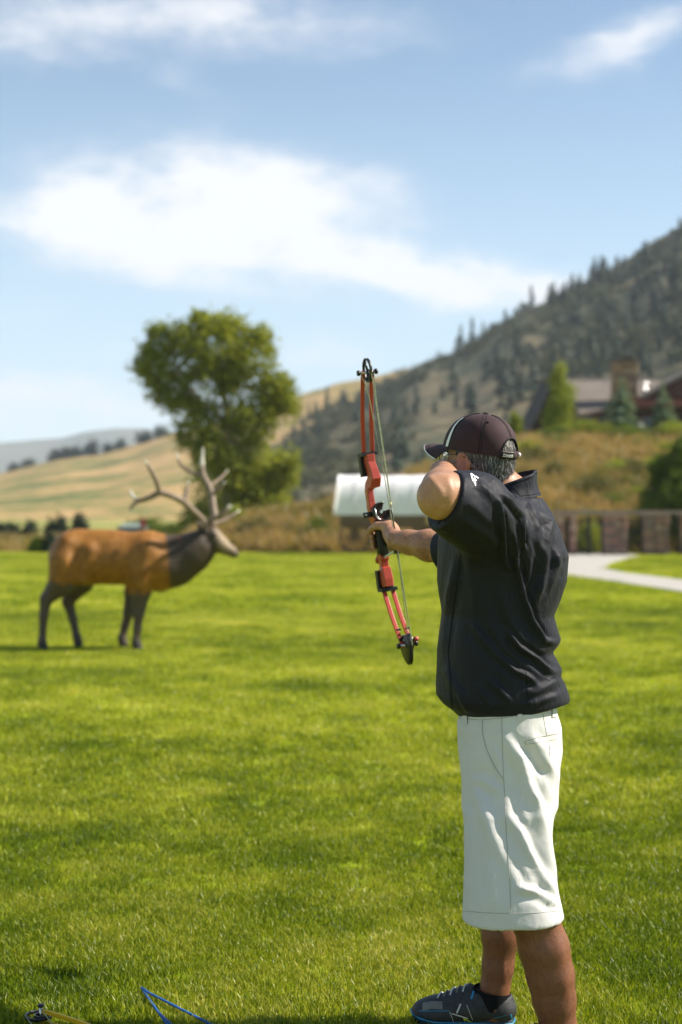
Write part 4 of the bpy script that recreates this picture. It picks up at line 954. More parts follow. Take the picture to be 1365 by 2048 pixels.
# ------------------------------------------------------------ compound bows
M_GRIP = mat('black_rubber', (.014, .014, .015), .55, .35, None, (60, .3, .002)); M_CAM = mat('black_cam', (.012, .012, .013), .35, .5)
M_STR = mat('green_black_string', (.36, .38, .22), .7, .3, (220, .8, (.10, .11, .06))); M_ROD = mat('pale_cable_rod', (.62, .66, .55), .35, .5)
M_SILVER = mat('silver_bolt', (.6, .6, .6), .3, .5, metal=1.0)
def make_bow(name, label, cat, M, mr, ml, group=None, rest=True):
    """M: 4x4 placing (forward, lateral, up); metres, axle line through the origin"""
    root = empty(name); root.matrix_world = M; ORIG[root.name] = np.zeros(3); tag(root, label, cat, group)
    part = lambda mb, nm, m, sm=False, par=root: mb.build(nm, m, par, sm, True)
    def box_path(pts):           # (f, l, u, depth, width)
        rg = []
        P_ = [np.array(p[:3], float) for p in pts]
        for i, p in enumerate(pts):
            f_, l_, u_, dp, wd = p
            T = P_[min(i+1, len(P_)-1)]-P_[max(i-1, 0)]; T /= np.linalg.norm(T)
            nf = np.array([T[2], 0, -T[0]]); nf /= np.linalg.norm(nf); nl = np.array([0, 1.0, 0])
            b_ = .22
            c = P_[i]; ring = []
            for a, e_ in ((-1, -1+b_), (-1+b_, -1), (1-b_, -1), (1, -1+b_), (1, 1-b_), (1-b_, 1), (-1+b_, 1), (-1, 1-b_)): ring.append(c+nf*a*dp/2+nl*e_*wd/2)
            rg.append(ring)
        mb = MB(); mb.loft(rg); return mb
    # riser with its sight window set off to one side
    part(box_path([(.105, 0, .192, .030, .030), (.112, 0, .165, .040, .030), (.104, .002, .135, .046, .029), (.098, .004, .108, .052, .034), (.108, .003, .097, .050, .036), (.128, -.006, .086, .034, .026), (.136, -.010, .070, .034, .022), (.136, -.010, .030, .034, .022),
                   (.136, -.010, .018, .037, .024), (.134, -.009, -.010, .040, .026), (.126, -.003, -.030, .048, .032), (.118, 0, -.044, .05, .034)]), 'riser_window', mr)
    part(box_path([(.118, 0, -.152, .048, .032), (.116, 0, -.166, .044, .030), (.120, 0, -.172, .034, .026), (.122, 0, -.195, .034, .026), (.118, 0, -.203, .042, .032), (.112, 0, -.238, .044, .034), (.110, 0, -.262, .040, .032)]), 'riser_lower_block', mr)
    part(box_path([(.118, 0, -.040, .040, .032), (.108, 0, -.050, .040, .032), (.112, 0, -.075, .034, .029), (.118, 0, -.115, .036, .029), (.112, 0, -.158, .046, .031)]), 'grip', M_GRIP, True)
    part(MB().tube([(.140, 0, -.160), (.162, -.004, -.170), (.170, -.006, -.178)], [.014, .012, .008], 8), 'finger_guard', mr, True)
    for s_, u0, u1, nm in ((1, .192, .118, 'limb_pocket'), (-1, -.205, -.270, 'limb_pocket')):
        mb = MB(); mb.loft([[(.128, -.026, u0), (.152, -.026, u0), (.152, .026, u0), (.128, .026, u0)], [(.132, -.026, u1), (.156, -.026, u1), (.156, .026, u1), (.132, .026, u1)]])
        ue = u0+.004 if s_ > 0 else u1-.006
        mb.box((.122, 0, ue-.004*s_), (.05, .056, .012)); part(mb, nm, M_GRIP)
    for s_, ue in ((1, .188), (-1, -.268)):
        for l_ in (-.0155, .0155):
            pts = []
            for t in np.linspace(0, 1, 13):
                u_ = ue+(s_*.462-ue)*t; f_ = .118*(1-t)**1.0+.010*math.sin(math.pi*t)-.002*t; pts.append((f_, l_, u_, .0075-.0015*t, .0150-.0025*t))
            limb = part(box_path(pts), 'limb', ml)
            if s_ < 0: part(MB().box((.022, l_, -.405), (.012, .0135, .006)).box((.012, l_, -.437), (.012, .0135, .010)), 'limb_band', M_CAM, False, limb)
        part(MB().tube([(0, -.034, s_*.457), (0, .034, s_*.457)], .0045, 8), 'axle', M_SILVER, True)
        for l_ in (-.031, .031): part(MB().tube([(0, l_-.004, s_*.457), (0, l_+.004, s_*.457)], .0095, 10), 'axle_nut', M_CAM, True)
    def ringdisc(cf, cu, ro, ri, th, l_=0.0, spokes=3, a0=0.0):
        mb = MB(); seg = 28; rg = []
        for k in range(seg+1):
            a = 2*math.pi*k/seg; c_, s_ = math.cos(a), math.sin(a)
            rg.append([(cf+ro*c_, l_-th/2, cu+ro*s_), (cf+(ro-.003)*c_, l_, cu+(ro-.003)*s_), (cf+ro*c_, l_+th/2, cu+ro*s_), (cf+ri*c_, l_+th/2, cu+ri*s_), (cf+ri*c_, l_-th/2, cu+ri*s_)])
        mb.loft(rg, cap=False)
        for k in range(spokes):
            a = a0+2*math.pi*k/spokes; mb.tube([(cf, l_, cu), (cf+ri*1.05*math.cos(a), l_, cu+ri*1.05*math.sin(a))], .0045, 6)
        return mb
    top = part(ringdisc(-.004, .463, .041, .035, .008, 0, 2, 1.2), 'idler_wheel', M_CAM, True)
    part(ringdisc(0, .445, .0225, .017, .006, .006, 2, 1.2), 'inner_track', M_CAM, True, top)
    # lower cam: an egg-shaped plate with a smaller module beside it
    mb = MB(); seg = 30; rg = []
    for (l_, sc) in ((-.009, .93), (-.006, 1.0), (-.002, .94), (.002, 1.0), (.005, .93)):
        rg.append([((.050*sc+.013*math.cos(a-.6))*math.cos(a)-.006, l_, -.462+(.050*sc+.013*math.cos(a+1.2))*math.sin(a)) for a in np.linspace(0, 2*math.pi, seg, endpoint=False)])
    mb.loft(rg); cm = part(mb, 'cam', M_CAM, True)
    part(ringdisc(.006, -.450, .030, .021, .008, .012, 3, .3), 'cam_module', M_CAM, True, cm)
    for a in (0.4, 2.2, 4.0): part(MB().tube([(.006+.012*math.cos(a), .010, -.450+.012*math.sin(a)), (.006+.012*math.cos(a), -.012, -.450+.012*math.sin(a))], .003, 6), 'cam_screw', M_SILVER, True, cm)
    part(MB().tube([(-.03, .016, -.44), (-.03, .03, -.44)], .008, 8), 'draw_stop', mr, True, cm)
    # bowstring at rest, cables drawn aside by the guard slide
    def strand(pts, n=7): 
        return MB().tube(pts, .0016, 6)
    st = part(strand([(-.041, 0, .47), (-.042, 0, .1), (-.043, 0, -.1), (-.050, 0, -.455)]), 'bowstring', M_STR)
    part(MB().tube([(-.0421, 0, .012), (-.0426, 0, -.075)], .0024, 6), 'serving', M_CAM, True, st); part(MB().tube([(-.0420, 0, .018), (-.0420, 0, .010)], .0034, 6), 'nock_point', mat('nock_brass', (.75, .7, .25), .4, .4), True, st)
    gd = (-.004, .010, -.146)
    part(strand([(.0, -.022, .452), (.002, -.006, .38), (-.002, .006, .1), gd, (-.016, .012, -.42)]), 'cable', M_STR); part(strand([(.0, .022, .452), (.0, .017, .36), (-.008, .014, .1), (gd[0]-.004, gd[1]+.002, gd[2]), (.02, .012, -.45)]), 'cable', M_STR)
    part(MB().tube([(.112, -.004, -.166), (.05, .004, -.152), (-.02, .016, -.134)], .0042, 8), 'cable_guard_rod', M_ROD, True)
    part(MB().box((-.004, .011, -.146), (.016, .022, .014)), 'cable_slide', M_CAM)
    if rest:     # round bristle rest with a gap at the upper right
        rg = []; c0 = np.array([.102, .012, -.008]); nf = 22
        a0, a1 = math.radians(70), math.radians(70+360-62)
        for k in range(nf+1):
            a = a0+(a1-a0)*k/nf; d_ = np.array([0, math.cos(a), math.sin(a)])
            rg.append([c0+d_*.033+np.array([x_, 0, 0]) for x_ in (-.011, .011)]+[c0+d_*.027+np.array([x_, 0, 0]) for x_ in (.011, -.011)])
        mb = MB(); mb.loft(rg); rs_ = part(mb, 'arrow_rest', M_CAM, True)
        mb = MB()
        for k in range(90):
            a = a0+(a1-a0)*(k+.5)/90; d_ = np.array([0, math.cos(a), math.sin(a)]); t_ = np.array([0, -math.sin(a), math.cos(a)])
            for x_ in (-.004, .004):
                p1, p2 = c0+d_*.0285+np.array([x_, 0, 0]), c0+d_*.006+np.array([x_, 0, 0]); mb.add([p1-t_*.0011, p1+t_*.0011, p2+t_*.0004, p2-t_*.0004], [(0, 1, 2, 3)])
        o_ = part(mb, 'bristles', mat('rest_bristles', (.035, .022, .022), .7, .2), False, rs_); o_['kind'] = 'stuff'
        mb = MB(); mb.box((.112, -.030, -.012), (.006, .040, .018)).box((.120, -.008, -.012), (.03, .012, .014)); part(mb, 'rest_bracket', M_CAM, False, rs_)
        part(MB().tube([(.108, -.040, -.012), (.117, -.040, -.012)], .005, 8), 'bracket_screw', M_SILVER, True, rs_)
        part(MB().tube([(.095, -.012, .012), (.095, -.010, -.018), (.095, .005, -.036), (.095, .020, -.038)], .002, 6), 'rest_wire', M_SILVER, True, rs_)
    return root
BO = W(775, 1017, 4.72); ang = R(17)
u_ = (W(735, 745, 4.72)-W(815, 1290, 4.72)); u_ /= np.linalg.norm(u_)
f_ = np.array([-math.sin(ang), math.cos(ang), 0]); f_ = f_-u_*f_.dot(u_); f_ /= np.linalg.norm(f_); l_ = np.cross(f_, u_)
BM = np.eye(4); BM[:3, 0], BM[:3, 1], BM[:3, 2], BM[:3, 3] = f_, l_, u_, BO
M_RED = mat('red_anodised', (.40, .055, .032), .38, .45, (40, .25, (.36, .045, .028))); M_REDL = mat('red_limb', (.43, .055, .035), .42, .4)
make_bow('compound_bow', 'red compound bow held up by the archer, black cams and grip, just released', 'bow', Matrix(BM.tolist()), M_RED, M_REDL, 'compound bows')
def bow_pt(f0, l0, u0): return BO+f_*f0+l_*l0+u_*u0
# second bow lying in the grass, mostly cut by the bottom edge
tip = W(82, 2032, (CAMZ-.03)*FPX/(2032-1024))
yu = np.array([-.45, .89, 0.0]); yu /= np.linalg.norm(yu); yl = np.array([0, 0, 1.0]); yf = np.cross(yu, yl)
yf = -np.cross(yl, yu); yf = np.cross(yu, np.array([0, 0, 1.0])); yl = np.cross(yf, yu)
YM = np.eye(4); YM[:3, 0], YM[:3, 1], YM[:3, 2], YM[:3, 3] = yf, yl, yu, tip-yu*.457
M_YEL = mat('yellow_limb', (.72, .42, .01), .45, .4)
make_bow('compound_bow', 'yellow compound bow lying in the grass, cut off by the bottom left corner', 'bow', Matrix(YM.tolist()), M_YEL, M_YEL, 'compound bows', rest=False)
stand = empty('bow_stand', tuple(G(283, 1972))); tag(stand, 'thin blue metal rods joined in a V, lying in the grass at the bottom edge', 'bow stand')
M_BLUE = mat('blue_painted_rod', (.012, .10, .34), .4, .45)
def G2(px, py, z): return W(px, py, (CAMZ-z)*FPX/(py-1024))
a, c1, c2 = G2(283, 1975, .032), G2(425, 2050, .022), G2(337, 2052, .022)
MB().tube([a, a+(c1-a)*.12+[0, 0, -.004], c1], .0038, 8).build('rod', M_BLUE, stand, True); MB().tube([a+[.004, -.004, -.006], c2], .0038, 8).build('rod', M_BLUE, stand, True)
MB().tube([G2(318, 2024, .026), G2(350, 2056, .022)], .003, 6).build('cross_wire', M_BLUE, stand, True)

# ------------------------------------------------------------ the archer
person = empty('person', (W(1015, 1440, 4.08)[0], 4.08, 0.0))
tag(person, 'archer in dark cap, navy pullover and cream long shorts, one elbow raised', 'person')
M_SKIN = mat('skin', (1, 1, 1), .48, .38, (24, .6, (.80, .70, .66)), (190, .45, .0015), sss=.04, coord=None, attr='tone')
B = NB(M_SKIN.node_tree); p = M_SKIN.node_tree.nodes['Principled BSDF']; c_in = p.inputs['Base Color'].links[0].from_socket; pos = B.n('ShaderNodeNewGeometry').outputs['Position']
c2_ = B.mix(B.mr(B.noise(pos, 330, 2, .6), .50, .72, 0, .55), c_in, (.55, .42, .36), 'MULTIPLY'); c2_ = B.mix(B.mr(B.noise(pos, 75, 3, .6), .55, .75, 0, .35), c2_, (.75, .55, .5), 'MULTIPLY'); B.lk(c2_, p.inputs['Base Color'])
yaw = R(47); Fh0 = np.array([-math.sin(yaw), math.cos(yaw), 0]); Lh = np.array([-math.cos(yaw), -math.sin(yaw), 0]); Uz = np.array([0, 0, 1.0])
pit = R(4); Fh = Fh0*math.cos(pit)+Uz*math.sin(pit); Uh = np.cross(Lh, Fh)*-1
if Uh[2] < 0: Uh = -Uh
HC = W(960, 910, 4.12); HC[2] -= .0
def HP(f, l, u): return HC+Fh*f+Lh*l+Uh*u
HM = [Fh, Lh, Uh]
b = SDF((.08, 3.50, -.02), (.86, 4.86, 1.84), .0052)
SHn, SHf = W(1000, 1038, 3.95), W(1025, 1048, 4.28)
# torso (under the clothes) and neck
sp = [W(1018, 1440, 4.08), W(1010, 1330, 4.08), W(1005, 1200, 4.09), W(1010, 1090, 4.11), W(1016, 1020, 4.11)]
b.chain(sp, [.12, .12, .125, .125, .09], .05).cone(SHn+[.01, .02, -.03], SHf+[0, -.03, -.02], .075, .075, .05)
NB_ = W(1008, 992, 4.12); b.cone(HP(-.025, 0, -.06), NB_, .058, .058, .03).cone(NB_, W(1014, 1040, 4.11), .058, .075, .05)
# head
b.ell(HP(-.006, 0, .015), (.099, .078, .088), HM, .02).ell(HP(.025, 0, -.05), (.064, .056, .068), HM, .03).ell(HP(.066, 0, -.106), (.022, .026, .018), HM, .03).ell(HP(-.05, 0, -.02), (.05, .058, .06), HM, .03)
b.cone(HP(.094, 0, -.004), HP(.112, 0, -.042), .009, .013, .012).cone(HP(.102, .012, -.046), HP(.102, -.012, -.046), .008, .008, .008).ell(HP(.085, 0, .014), (.012, .045, .010), HM, .015)
for s_ in (-1, 1):
    b.ell(HP(.066, s_*.044, -.034), (.024, .022, .02), HM, .02); b.ell(HP(.082, s_*.032, -.008), (.012, .016, .010), HM, .008, 's'); b.ell(HP(.079, s_*.032, -.008), (.012, .014, .012), HM, .004)
    ea = [Fh*.94+Uh*.34*-1, Lh*s_*.93-Fh*.36, Uh*.94+Fh*.34]
    b.ell(HP(-.006, s_*.083, -.024), (.020, .0085, .033), ea, .006).ell(HP(-.004, s_*.091, -.022), (.011, .006, .021), ea, .003, 's').ell(HP(.002, s_*.079, -.05), (.009, .006, .010), ea, .005)
b.ell(HP(.092, 0, -.070), (.010, .024, .006), HM, .006).ell(HP(.090, 0, -.081), (.010, .021, .007), HM, .006).ell(HP(.101, 0, -.0755), (.008, .022, .0016), HM, .003, 's')
# bow arm
EL, WR = W(897, 1097, 4.47), W(792, 1080, 4.62)
b.chain([SHf, (SHf+EL)/2+[0, 0, -.005], EL], [.066, .054, .047], .03); mid = EL+(WR-EL)*.35
b.chain([EL, mid, EL+(WR-EL)*.75, WR], [.047, .049, .037, .029], .02, sq=None)
def q3(t): return bow_pt(*t)
PALM = [q3((.060, .020, -.066)), q3((.056, .022, -.105))]
b.cone(WR, q3((.050, .020, -.085)), .028, .031, .018).cone(PALM[0], PALM[1], .026, .024, .014).cone(q3((.07, .022, -.064)), q3((.10, .034, -.070)), .019, .014, .012).cone(q3((.075, .026, -.11)), q3((.10, .034, -.115)), .017, .013, .012)
b.chain([q3((.062, .006, -.058)), q3((.088, -.016, -.052)), q3((.112, -.028, -.060)), q3((.132, -.032, -.072))], [.017, .0125, .011, .0095], .008)      # thumb along the near side of the grip
for u0, rr in ((-.066, .0098), (-.086, .0102), (-.106, .0098), (-.125, .0086)):
    b.chain([q3((.102, .030, u0+.006)), q3((.140, .026, u0+.002)), q3((.150, .002, u0)), q3((.143, -.020, u0)), q3((.122, -.0275, u0-.002))], [rr*1.1, rr*1.05, rr, rr*.95, rr*.82], .0035)
# drawing arm: elbow raised towards the camera, hand by the jaw
EN = W(880, 994, 3.745); WN = W(892, 952, 3.985)
b.chain([SHn, (SHn+EN)/2+[0, 0, -.004], EN+[.045, .035, .002], EN], [.066, .058, .053, .051], .03).ell(EN+[-.004, -.008, .004], (.040, .040, .046), None, .03)
b.chain([EN, EN+(WN-EN)*.4, EN+(WN-EN)*.8, WN], [.052, .051, .037, .031], .03)
hn = W(889, 940, 4.055); b.cone(WN, hn, .030, .032, .008).ell(hn+[-.004, .012, .002], (.038, .040, .024), None, .008)
kn = [W(872+i*9.5, 936-i*1.2+ (2 if i in (0, 3) else 0), 4.095+.010*i) for i in range(4)]
for i, k0 in enumerate(kn):
    d1 = np.array([.012, .036, -.004]); d2 = np.array([.024, .006, -.024]); d3 = np.array([.010, -.018, -.016]); rr = (.0088, .0098, .0096, .0088)[i]
    b.cone(hn+[(-.022+.014*i), .01, .004], k0, .014, rr*1.25, .005); b.chain([k0, k0+d1, k0+d1+d2, k0+d1+d2+d3], [rr*1.2, rr, rr*.95, rr*.8], .0035)
b.chain([hn+[.026, -.002, -.008], hn+[.046, .026, -.012], hn+[.060, .052, -.018]], [.014, .0115, .0095], .004)
# legs
HL, HR_ = W(1030, 1490, 3.99), W(1012, 1490, 4.17)
YL, YR = 3.88, 4.165
b.chain([HL, W(1035, 1650, 3.98), W(1062, 1775, YL+.02), W(1070, 1810, YL)], [.085, .075, .058, .060], .04)
b.chain([W(1068, 1775, YL), W(1070, 1835, YL), W(1088, 1895, YL), W(1101, 1950, YL), W(1109, 2000, YL), W(1117, 2055, YL), W(1122, 2100, YL)], [.058, .0625, .0665, .0625, .056, .0475, .040], .02)
b.chain([HR_, W(1006, 1650, 4.17), W(1003, 1780, YR)], [.08, .07, .054], .04)
b.chain([W(1003, 1780, YR), W(1002, 1868, YR), W(996, 1935, YR), W(991, 1972, YR), W(988, 2006, YR), W(988, 2030, YR)], [.054, .0535, .0435, .040, .0385, .036], .02)
def foot(ax, yy, zt, dirv, sc=1.0):
    dirv = np.array(dirv)/np.linalg.norm(dirv); a0 = np.array([ax, yy, .055]); b.cone(a0+[0, 0, .01], a0-dirv*.008+[0, 0, -.015], .034, .032, .03).chain([a0, a0+dirv*.09+[0, 0, -.012], a0+dirv*.165+[0, 0, -.028]], [.042, .034, .022], .02, sq=((0, 0, 1), .8))
FR = np.array([-.985, .17, 0.0]); FL = np.array([-.93, -.37, 0.0])
RA, LA = W(992, 2025, YR), W(1124, 2120, YL)
foot(RA[0], YR, 0, FR); foot(LA[0], YL, 0, FL)
v, f = b.mesh(2)
N = normals(v, f)
# fine relief: elbow creases, tendons
Q = to_px(v); fac = np.clip(-N[:, 1]*1.6+.4, 0, 1); dsp = np.zeros(len(v))
for pts, amp, sg in (([(790, 1088), (850, 1096), (880, 1104)], .0022, 5), ([(800, 1074), (850, 1080)], .0018, 4), ([(862, 958), (882, 985), (876, 1012)], .0045, 8), ([(846, 1000), (858, 1022), (874, 1036)], .003, 6), ([(850, 972), (862, 980), (872, 996)], -.002, 3.5), ([(884, 1000), (893, 1015), (888, 1032)], -.0022, 4), ([(898, 955), (905, 985), (898, 1015)], .003, 8), ([(858, 985), (868, 1003), (885, 1010)], -.0018, 4), ([(1108, 1850), (1128, 1920), (1136, 1990)], .003, 12), ([(1005, 1870), (1008, 1960)], .002, 7)):
    d_, t, _ = seg_dist(Q, pts); dsp += amp*np.exp(-(d_/sg)**2)*fac
v = v+N*dsp[:, None]
BODY_V, BODY_F = v, f
for s_ in (-1, 1): MB().ball(HP(.082, s_*.032, -.008), .0112, 12, 8).build('eye', mat('eye', (.75, .73, .7), .15, .5), person, True)

# ---- pullover
M_SHIRT = bpy.data.materials.new('navy_windbreaker'); M_SHIRT.use_nodes = True
B = NB(M_SHIRT.node_tree); p = M_SHIRT.node_tree.nodes['Principled BSDF']; p.inputs['Base Color'].default_value = (.0165, .0168, .0235, 1); p.inputs['Roughness'].default_value = .58; p.inputs['Specular IOR Level'].default_value = .12
p.inputs['Sheen Weight'].default_value = .03; p.inputs['Sheen Roughness'].default_value = .4
pos = B.n('ShaderNodeNewGeometry').outputs['Position']; bn = B.n('ShaderNodeBump'); bn.inputs['Strength'].default_value = .45; bn.inputs['Distance'].default_value = .004
rdg = lambda sc, st, ds: B.m('POWER', B.m('SUBTRACT', 1.0, B.m('ABSOLUTE', B.m('SUBTRACT', B.m('MULTIPLY', B.noise(B.vm('MULTIPLY', pos, st), sc, 2, .5, ds), 2.0), 1.0))), 5.0)
hgt = B.m('ADD', B.m('ADD', B.m('MULTIPLY', rdg(11, (1, 1, .55), 1.2), .8), B.m('MULTIPLY', rdg(26, (1, .8, .7), .8), .35)), B.m('MULTIPLY', B.noise(pos, 700, 2, .5), .05)); B.lk(hgt, bn.inputs['Height']); B.lk(bn.outputs[0], p.inputs['Normal'])
s = SDF((.20, 3.62, .80), (.76, 4.66, 1.72), .0043)
th = R(12); e1 = np.array([math.cos(th), math.sin(th), 0]); e2 = np.array([-math.sin(th), math.cos(th), 0])      # front-back, lateral
rows_ = [(1000, 935, 1080, .125), (1025, 908, 1094, .16), (1050, 890, 1106, .185), (1080, 882, 1119, .198), (1112, 880, 1130, .204), (1160, 879, 1126, .203), (1195, 884, 1113, .2), (1228, 891, 1098, .197), (1252, 887, 1105, .198), (1276, 883, 1114, .199), (1288, 882, 1108, .199), (1300, 881, 1096, .199), (1335, 879, 1117, .202), (1350, 878, 1114, .203), (1365, 877, 1124, .206), (1392, 877, 1133, .205), (1408, 888, 1130, .196), (1424, 910, 1116, .175), (1436, 922, 1108, .165)]
rz = np.array([CAMZ-(q[0]-1024)/694 for q in rows_])[::-1]
rc = np.array([((q[1]+q[2])/2-682.5)/694 for q in rows_])[::-1]; ra = np.array([(q[2]-q[1])/2/694*.99 for q in rows_])[::-1]; rb = np.array([q[3] for q in rows_])[::-1]
TYc = 4.10
def torso(x, y, z, grow=0.0):
    zz = np.broadcast_to(z, z.shape); c = np.interp(zz.ravel(), rz, rc).reshape(zz.shape); a_ = np.interp(zz.ravel(), rz, ra).reshape(zz.shape)+grow; b_ = np.interp(zz.ravel(), rz, rb).reshape(zz.shape)+grow
    p = (x-c)*e1[0]+(y-TYc)*e1[1]; q = (x-c)*e2[0]+(y-TYc)*e2[1]
    rr = (np.abs(p/a_)**2.35+np.abs(q/b_)**2.35)**(1/2.35)
    return (rr-1)*np.minimum(a_, b_)
s.fn((.20, 3.62, rz[0]), (.76, 4.66, rz[-1]), torso, .001)
s.cone(W(1014, 1064, 3.965), W(1012, 1034, 4.05), .066, .062, .05).cone(W(1012, 1030, 4.05), W(1018, 1036, 4.12), .064, .062, .05).cone(W(1018, 1032, 4.1), W(1030, 1055, 4.27), .062, .080, .05).ell(W(1040, 1068, 4.1), (.098, .15, .10), None, .04)
s.chain([W(1010, 1078, 3.955), W(946, 1021, 3.845), W(868, 992, 3.738)], [.100, .095, .080], .05)
s.cone(W(1028, 1060, 4.27), W(878, 1108, 4.49), .094, .066, .05)
cutn = np.array([-.86, -.36, .36]); cutp = (W(911, 945, 3.80)+W(868, 1047, 3.76))/2
s.plane(cutp, cutn, .14); s.plane(W(884, 1108, 4.475), np.array([-.75, .62, -.2]), .12)
# hollow ends so the arms come out of real openings
ad = (EN-SHn)/np.linalg.norm(EN-SHn); s.cone(cutp-ad*.002, cutp+ad*.03, .061, .066, .006, 's')
s.cone(W(900, 1102, 4.45), W(870, 1112, 4.51), .050, .054, .006, 's')
s.fn((.20, 3.62, .80), (.76, 4.66, CAMZ-(1412-1024)/694), lambda x, y, z: torso(x, y, z, -.013), .004, 's')
hem = lambda x: 1428-7*np.sin((x-.33)*22)
s.fn((.20, 3.62, .78), (.76, 4.66, .96), lambda x, y, z: (z-(CAMZ-(1429-1024)/694-.010*np.clip((.42-x)*6, -1, 1)-(.0)+.030*np.clip((x-.42)/.2, 0, 1)+.0*y)), .004, 's')
v, f = s.mesh(2)
FOLD = [([(999, 1000), (1006, 1063), (1009, 1110), (1018, 1136), (1032, 1122)], .013, 5, .7), ([(1000, 985), (1022, 1005), (1043, 1034), (1046, 1091), (1052, 1100)], .012, 5, .7), ([(1010, 985), (1055, 1007), (1073, 1039), (1080, 1062), (1078, 1085), (1087, 1109)], .008, 6, .8),
        ([(1060, 1000), (1073, 1021), (1101, 1046), (1094, 1091), (1081, 1169), (1064, 1215)], .010, 8, .9), ([(1034, 1118), (1046, 1183), (1066, 1243), (1090, 1281), (1110, 1284)], .013, 6, .7), ([(1010, 1255), (1038, 1292), (1073, 1316), (1097, 1338), (1114, 1344)], .011, 6, .7),
        ([(995, 1308), (1030, 1341), (1055, 1352), (1078, 1370)], .008, 6, .8), ([(975, 1356), (1002, 1380), (1020, 1402)], .007, 7, .8), ([(914, 1100), (911, 1140), (900, 1190), (892, 1246), (883, 1320)], .008, 8, 1), ([(945, 1245), (965, 1275), (998, 1315)], .006, 8, .8),
        ([(925, 1035), (950, 1055), (984, 1078), (1000, 1100)], .006, 9, 1), ([(955, 965), (985, 990), (1004, 1012)], .005, 7, 1), ([(935, 1000), (965, 1035), (990, 1060)], .004, 10, 1), ([(930, 1095), (950, 1170), (955, 1240)], .005, 12, 1), ([(1115, 1100), (1105, 1150), (1080, 1210)], .006, 8, 1),
        ([(1125, 1355), (1095, 1372), (1060, 1392)], .006, 8, 1), ([(1118, 1390), (1085, 1400), (1050, 1412)], .005, 6, 1), ([(890, 1330), (905, 1370), (935, 1405)], .006, 9, 1), ([(960, 1380), (975, 1400), (985, 1422)], .004, 5, 1), ([(920, 1390), (930, 1410), (938, 1425)], .004, 5, 1),
        ([(1028, 1060), (1035, 1100), (1032, 1140)], .006, 5, 1), ([(1060, 1110), (1058, 1150), (1048, 1190)], .005, 5, 1), ([(1000, 1170), (1015, 1230), (1050, 1290)], .006, 9, 1), ([(970, 1180), (985, 1250), (1020, 1320)], .004, 9, 1), ([(1098, 1100), (1090, 1150), (1074, 1196)], .006, 6, 1), ([(1112, 1060), (1110, 1100), (1118, 1140)], .006, 6, 1)]
v = folds(v, f, FOLD, [((6, 6, 3), .005, 3), ((14, 14, 6), .0012, 8)])
v = lap(v, f, .25)
shirt = mesh('pullover', v, f, M_SHIRT, person, True)
SH = Cloth(v, f)
M_SEAM = mat('dark_seam', (.008, .008, .010), .8, .2); M_PRINT = mat('white_embroidery', (.80, .76, .80), .7, .3); M_CORD = mat('pale_edge', (.05, .05, .055), .6, .3)
for pts in ([(1016, 1005), (1040, 1040), (1052, 1085), (1040, 1118), (1022, 1134)], [(905, 1420), (897, 1300), (910, 1200), (922, 1110)], [(1052, 1345), (1056, 1385), (1058, 1416)]):
    P_ = SH.line(pts, 4, .0006)
    if len(P_) > 2: MB().tube(P_, .0013, 5).build('seam', M_SEAM, shirt)
# cuff hem stitched on the raised sleeve
P_ = SH.line([(921, 952), (914, 985), (900, 1018), (876, 1049)], 4, .0004)
if len(P_) > 2: MB().tube(P_, .0014, 5).build('seam', M_SEAM, shirt)
def patch(parts, name, m, par, cl, off=.0016):
    mb = MB()
    for pr in parts: v_, f_ = cl.patch(pr, off); mb.add(v_, f_)
    return mb.build(name, m, par)
# embroidered mark on the shoulder, turned with the sleeve: tall letter strokes
def mk(x0, y0, x1, y1, w): # stroke as two edges
    d_ = np.array([x1-x0, y1-y0], float); n_ = np.array([-d_[1], d_[0]])/np.linalg.norm(d_)*w/2
    return [(x0+n_[0], y0+n_[1]), (x1+n_[0], y1+n_[1])], [(x0-n_[0], y0-n_[1]), (x1-n_[0], y1-n_[1])]
patch([mk(942, 947.5, 946, 963, 2.6), mk(942.5, 948, 948, 952, 2.4), mk(944, 957, 950.5, 961, 2.4), mk(949, 952, 951, 972, 2.6), mk(951, 953, 957, 957.5, 2.4), mk(951.5, 960, 953.5, 962, 2.2), mk(947.5, 964, 951, 968.5, 2.4)], 'sleeve_lettering', M_PRINT, shirt, SH)
# collar: a stand-up band, higher at the back
C0 = W(1008, 974, 4.105); th2 = R(14); c1_, c2_ = np.array([math.cos(th2), math.sin(th2), 0]), np.array([-math.sin(th2), math.cos(th2), 0])
rg_o = []
nk = 40
def cring(h, rx, ry, k, off=0.0):
    out_ = []
    for j in range(nk):
        a = 2*math.pi*j/nk; cx = math.cos(a); w_ = .0035*math.sin(5*a+1)*(.4+h)+.002*math.sin(11*a)
        # top edge falls towards the throat
        z = (-.034+ .052*h) + cx*(.010+.024*h) - .014*(1-h)*(cx < -.2)
        out_.append(C0+c1_*(cx*(rx+off+w_)-.004+.004*h)+c2_*math.sin(a)*(ry+off+w_)+Uz*z)
    return out_
mb = MB(); mb.loft([cring(0, .112, .112, 0), cring(.25, .103, .104, 0), cring(.55, .0985, .099, 0), cring(.9, .098, .098, 0), cring(1.0, .0975, .0975, 0), cring(1.0, .0975, .0975, 0, -.0035), cring(.6, .0975, .0975, 0, -.005), cring(.1, .0975, .0975, 0, -.004)], cap=False)
collar = mb.build('collar', M_SHIRT, shirt, True)
CO = Cloth(np.array(mb.v), np.array(mb.f))
for h, nm in ((.10, 'collar_seam'), (.88, 'collar_seam')):
    ring = cring(h, .1085 if h < .5 else .0982, .1085 if h < .5 else .0982, 0, .0006); MB().tube(ring+ring[:1], .0011, 5).build(nm, M_SEAM, collar)
